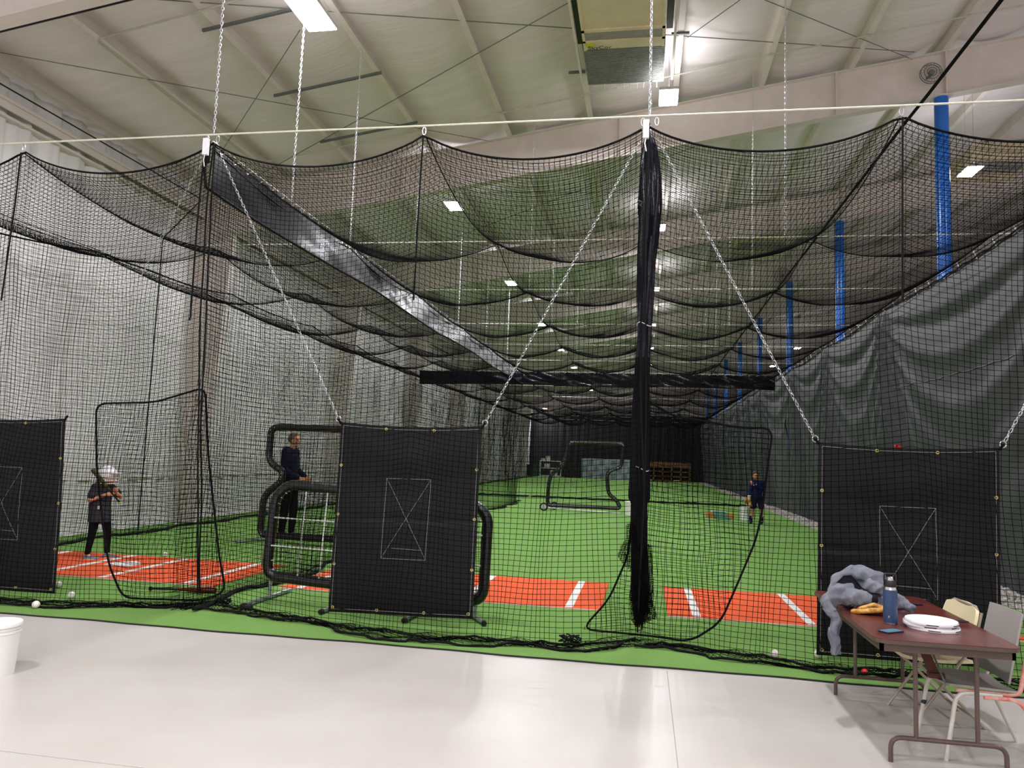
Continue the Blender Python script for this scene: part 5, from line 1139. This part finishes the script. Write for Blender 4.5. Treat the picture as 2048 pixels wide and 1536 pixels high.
# beige folding chair behind the table
def PXYZ(px, py, Y): return AY(px, py, Y)
t = thing('folding_chair', (2.01, 5.83, 0), 'cream plastic folding chair tucked behind the table', 'chair')
o = np.array([2.01, 5.83, 0]); th = math.radians(4); Fw = np.array([-math.cos(th), -math.sin(th), 0]); Sd = np.array([-Fw[1], Fw[0], 0])   # faces left (table)
def CP(f, s, z): return o+Fw*f+Sd*s+np.array([0, 0, z])
nu, nv = 14, 10; P = np.zeros((nu, nv, 3))
for i in range(nu):
    for j in range(nv):
        s = -1+2*i/(nu-1); v = j/(nv-1); wd = .24*(1-.12*v**3-.06*(1-v)); zc = .60+.20*v-.03*s*s*v; P[i, j] = CP(-.19-.05*v+.03*s*s, s*wd, zc)
m = MB(); m.slab(P, .02); m.build('backrest', M['cream'], t, ang=60)
P = np.zeros((nu, nv, 3))
for i in range(nu):
    for j in range(nv):
        s = -1+2*i/(nu-1); v = j/(nv-1); P[i, j] = CP(-.18+.40*v, s*(.20-.02*v), .42+.015*s*s-.012*math.sin(PI*v))
m = MB(); m.slab(P, .022); m.build('seat', M['cream'], t, ang=60)
for s in (-1, 1):
    m = MB(); m.tube([CP(-.24, s*.20, .76), CP(-.19, s*.205, .55), CP(.0, s*.21, .30), CP(.22, s*.21, 0)], .011, 8); m.build('leg', M['taupe'], t)
    m = MB(); m.tube([CP(.17, s*.19, .40), CP(.0, s*.185, .25), CP(-.26, s*.185, 0)], .011, 8); m.build('leg', M['taupe'], t)
m = MB(); m.tube([CP(.13, -.21, .11), CP(.13, .21, .11)], .008, 8); m.tube([CP(-.17, -.185, .08), CP(-.17, .185, .08)], .008, 8); build_each(m, 'stretcher', M['taupe'], t)
m = MB(); m.tube([CP(-.22, -.2, .76), CP(-.23, -.15, .79), CP(-.23, .15, .79), CP(-.22, .2, .76)], .010, 8); m.build('back_frame', M['taupe'], t)
# grey shell chair with chipped red frame
t = thing('stacking_chair', (2.06, 5.23, 0), 'grey-seated chair with chipped red and white tube frame beside the table', 'chair')
o = np.array([2.06, 5.23, 0]); th = math.radians(2); Fw = np.array([-math.cos(th), -math.sin(th), 0]); Sd = np.array([-Fw[1], Fw[0], 0])
P = np.zeros((nu, nv, 3))
for i in range(nu):
    for j in range(nv):
        s = -1+2*i/(nu-1); v = j/(nv-1); P[i, j] = CP(.24-.40*v, s*.205, .425-.02*v+.02*math.exp(-((1-v)/.15)**2)*0-.012*math.cos(s*1.4)+.012*s*s)
m = MB(); m.slab(P, .012); m.build('seat', M['greyseat'], t, ang=60)
for i in range(nu):
    for j in range(nv):
        s = -1+2*i/(nu-1); v = j/(nv-1); P[i, j] = CP(-.11-.09*v+.02*s*s, s*(.205-.01*v), .46+.41*v)
m = MB(); m.slab(P, .012); m.build('backrest', M['greyseat'], t, ang=60)
for s in (-1, 1):
    m = MB(); m.tube(rounded([CP(.20, s*.19, .405), CP(-.10, s*.19, .395), CP(-.15, s*.2, .41), CP(-.235, s*.2, .84)], .06), .0125, 10); m.build('back_post', M['tubered' if s > 0 else 'tubew'], t)
    m = MB(); m.tube(rounded([CP(.27, s*.215, .0), CP(.20, s*.20, .395), CP(-.05, s*.20, .39)], .07), .0125, 10); m.build('leg', M['tubew'], t)
    m = MB(); m.tube(rounded([CP(.05, s*.205, .375), CP(-.15, s*.205, .375), CP(-.33, s*.22, 0)], .07), .0125, 10); m.build('leg', M['tubered' if s > 0 else 'tubew'], t)
m = MB(); m.tube([CP(.235, -.207, .20), CP(.227, -.206, .225)], .0145, 10); m.build('tape_band', M['black'], t)
t = thing('bag_strap', (1.75, 5.1, .5), 'dark strap hanging from the table onto the grey seat', 'strap')
P = [[np.array([1.68+.03*i+.10*v, 5.22-.03*v, ZTB-.03-.26*v]) for v in np.linspace(0, 1, 6)] for i in range(3)]; m = MB(); m.slab(P, .006); m.build('webbing', M['leatherd'], t)
m = MB(); m.box((1.77, 5.17, .425), (1.86, 5.22, .455)); m.build('buckle', M['leatherd'], t)
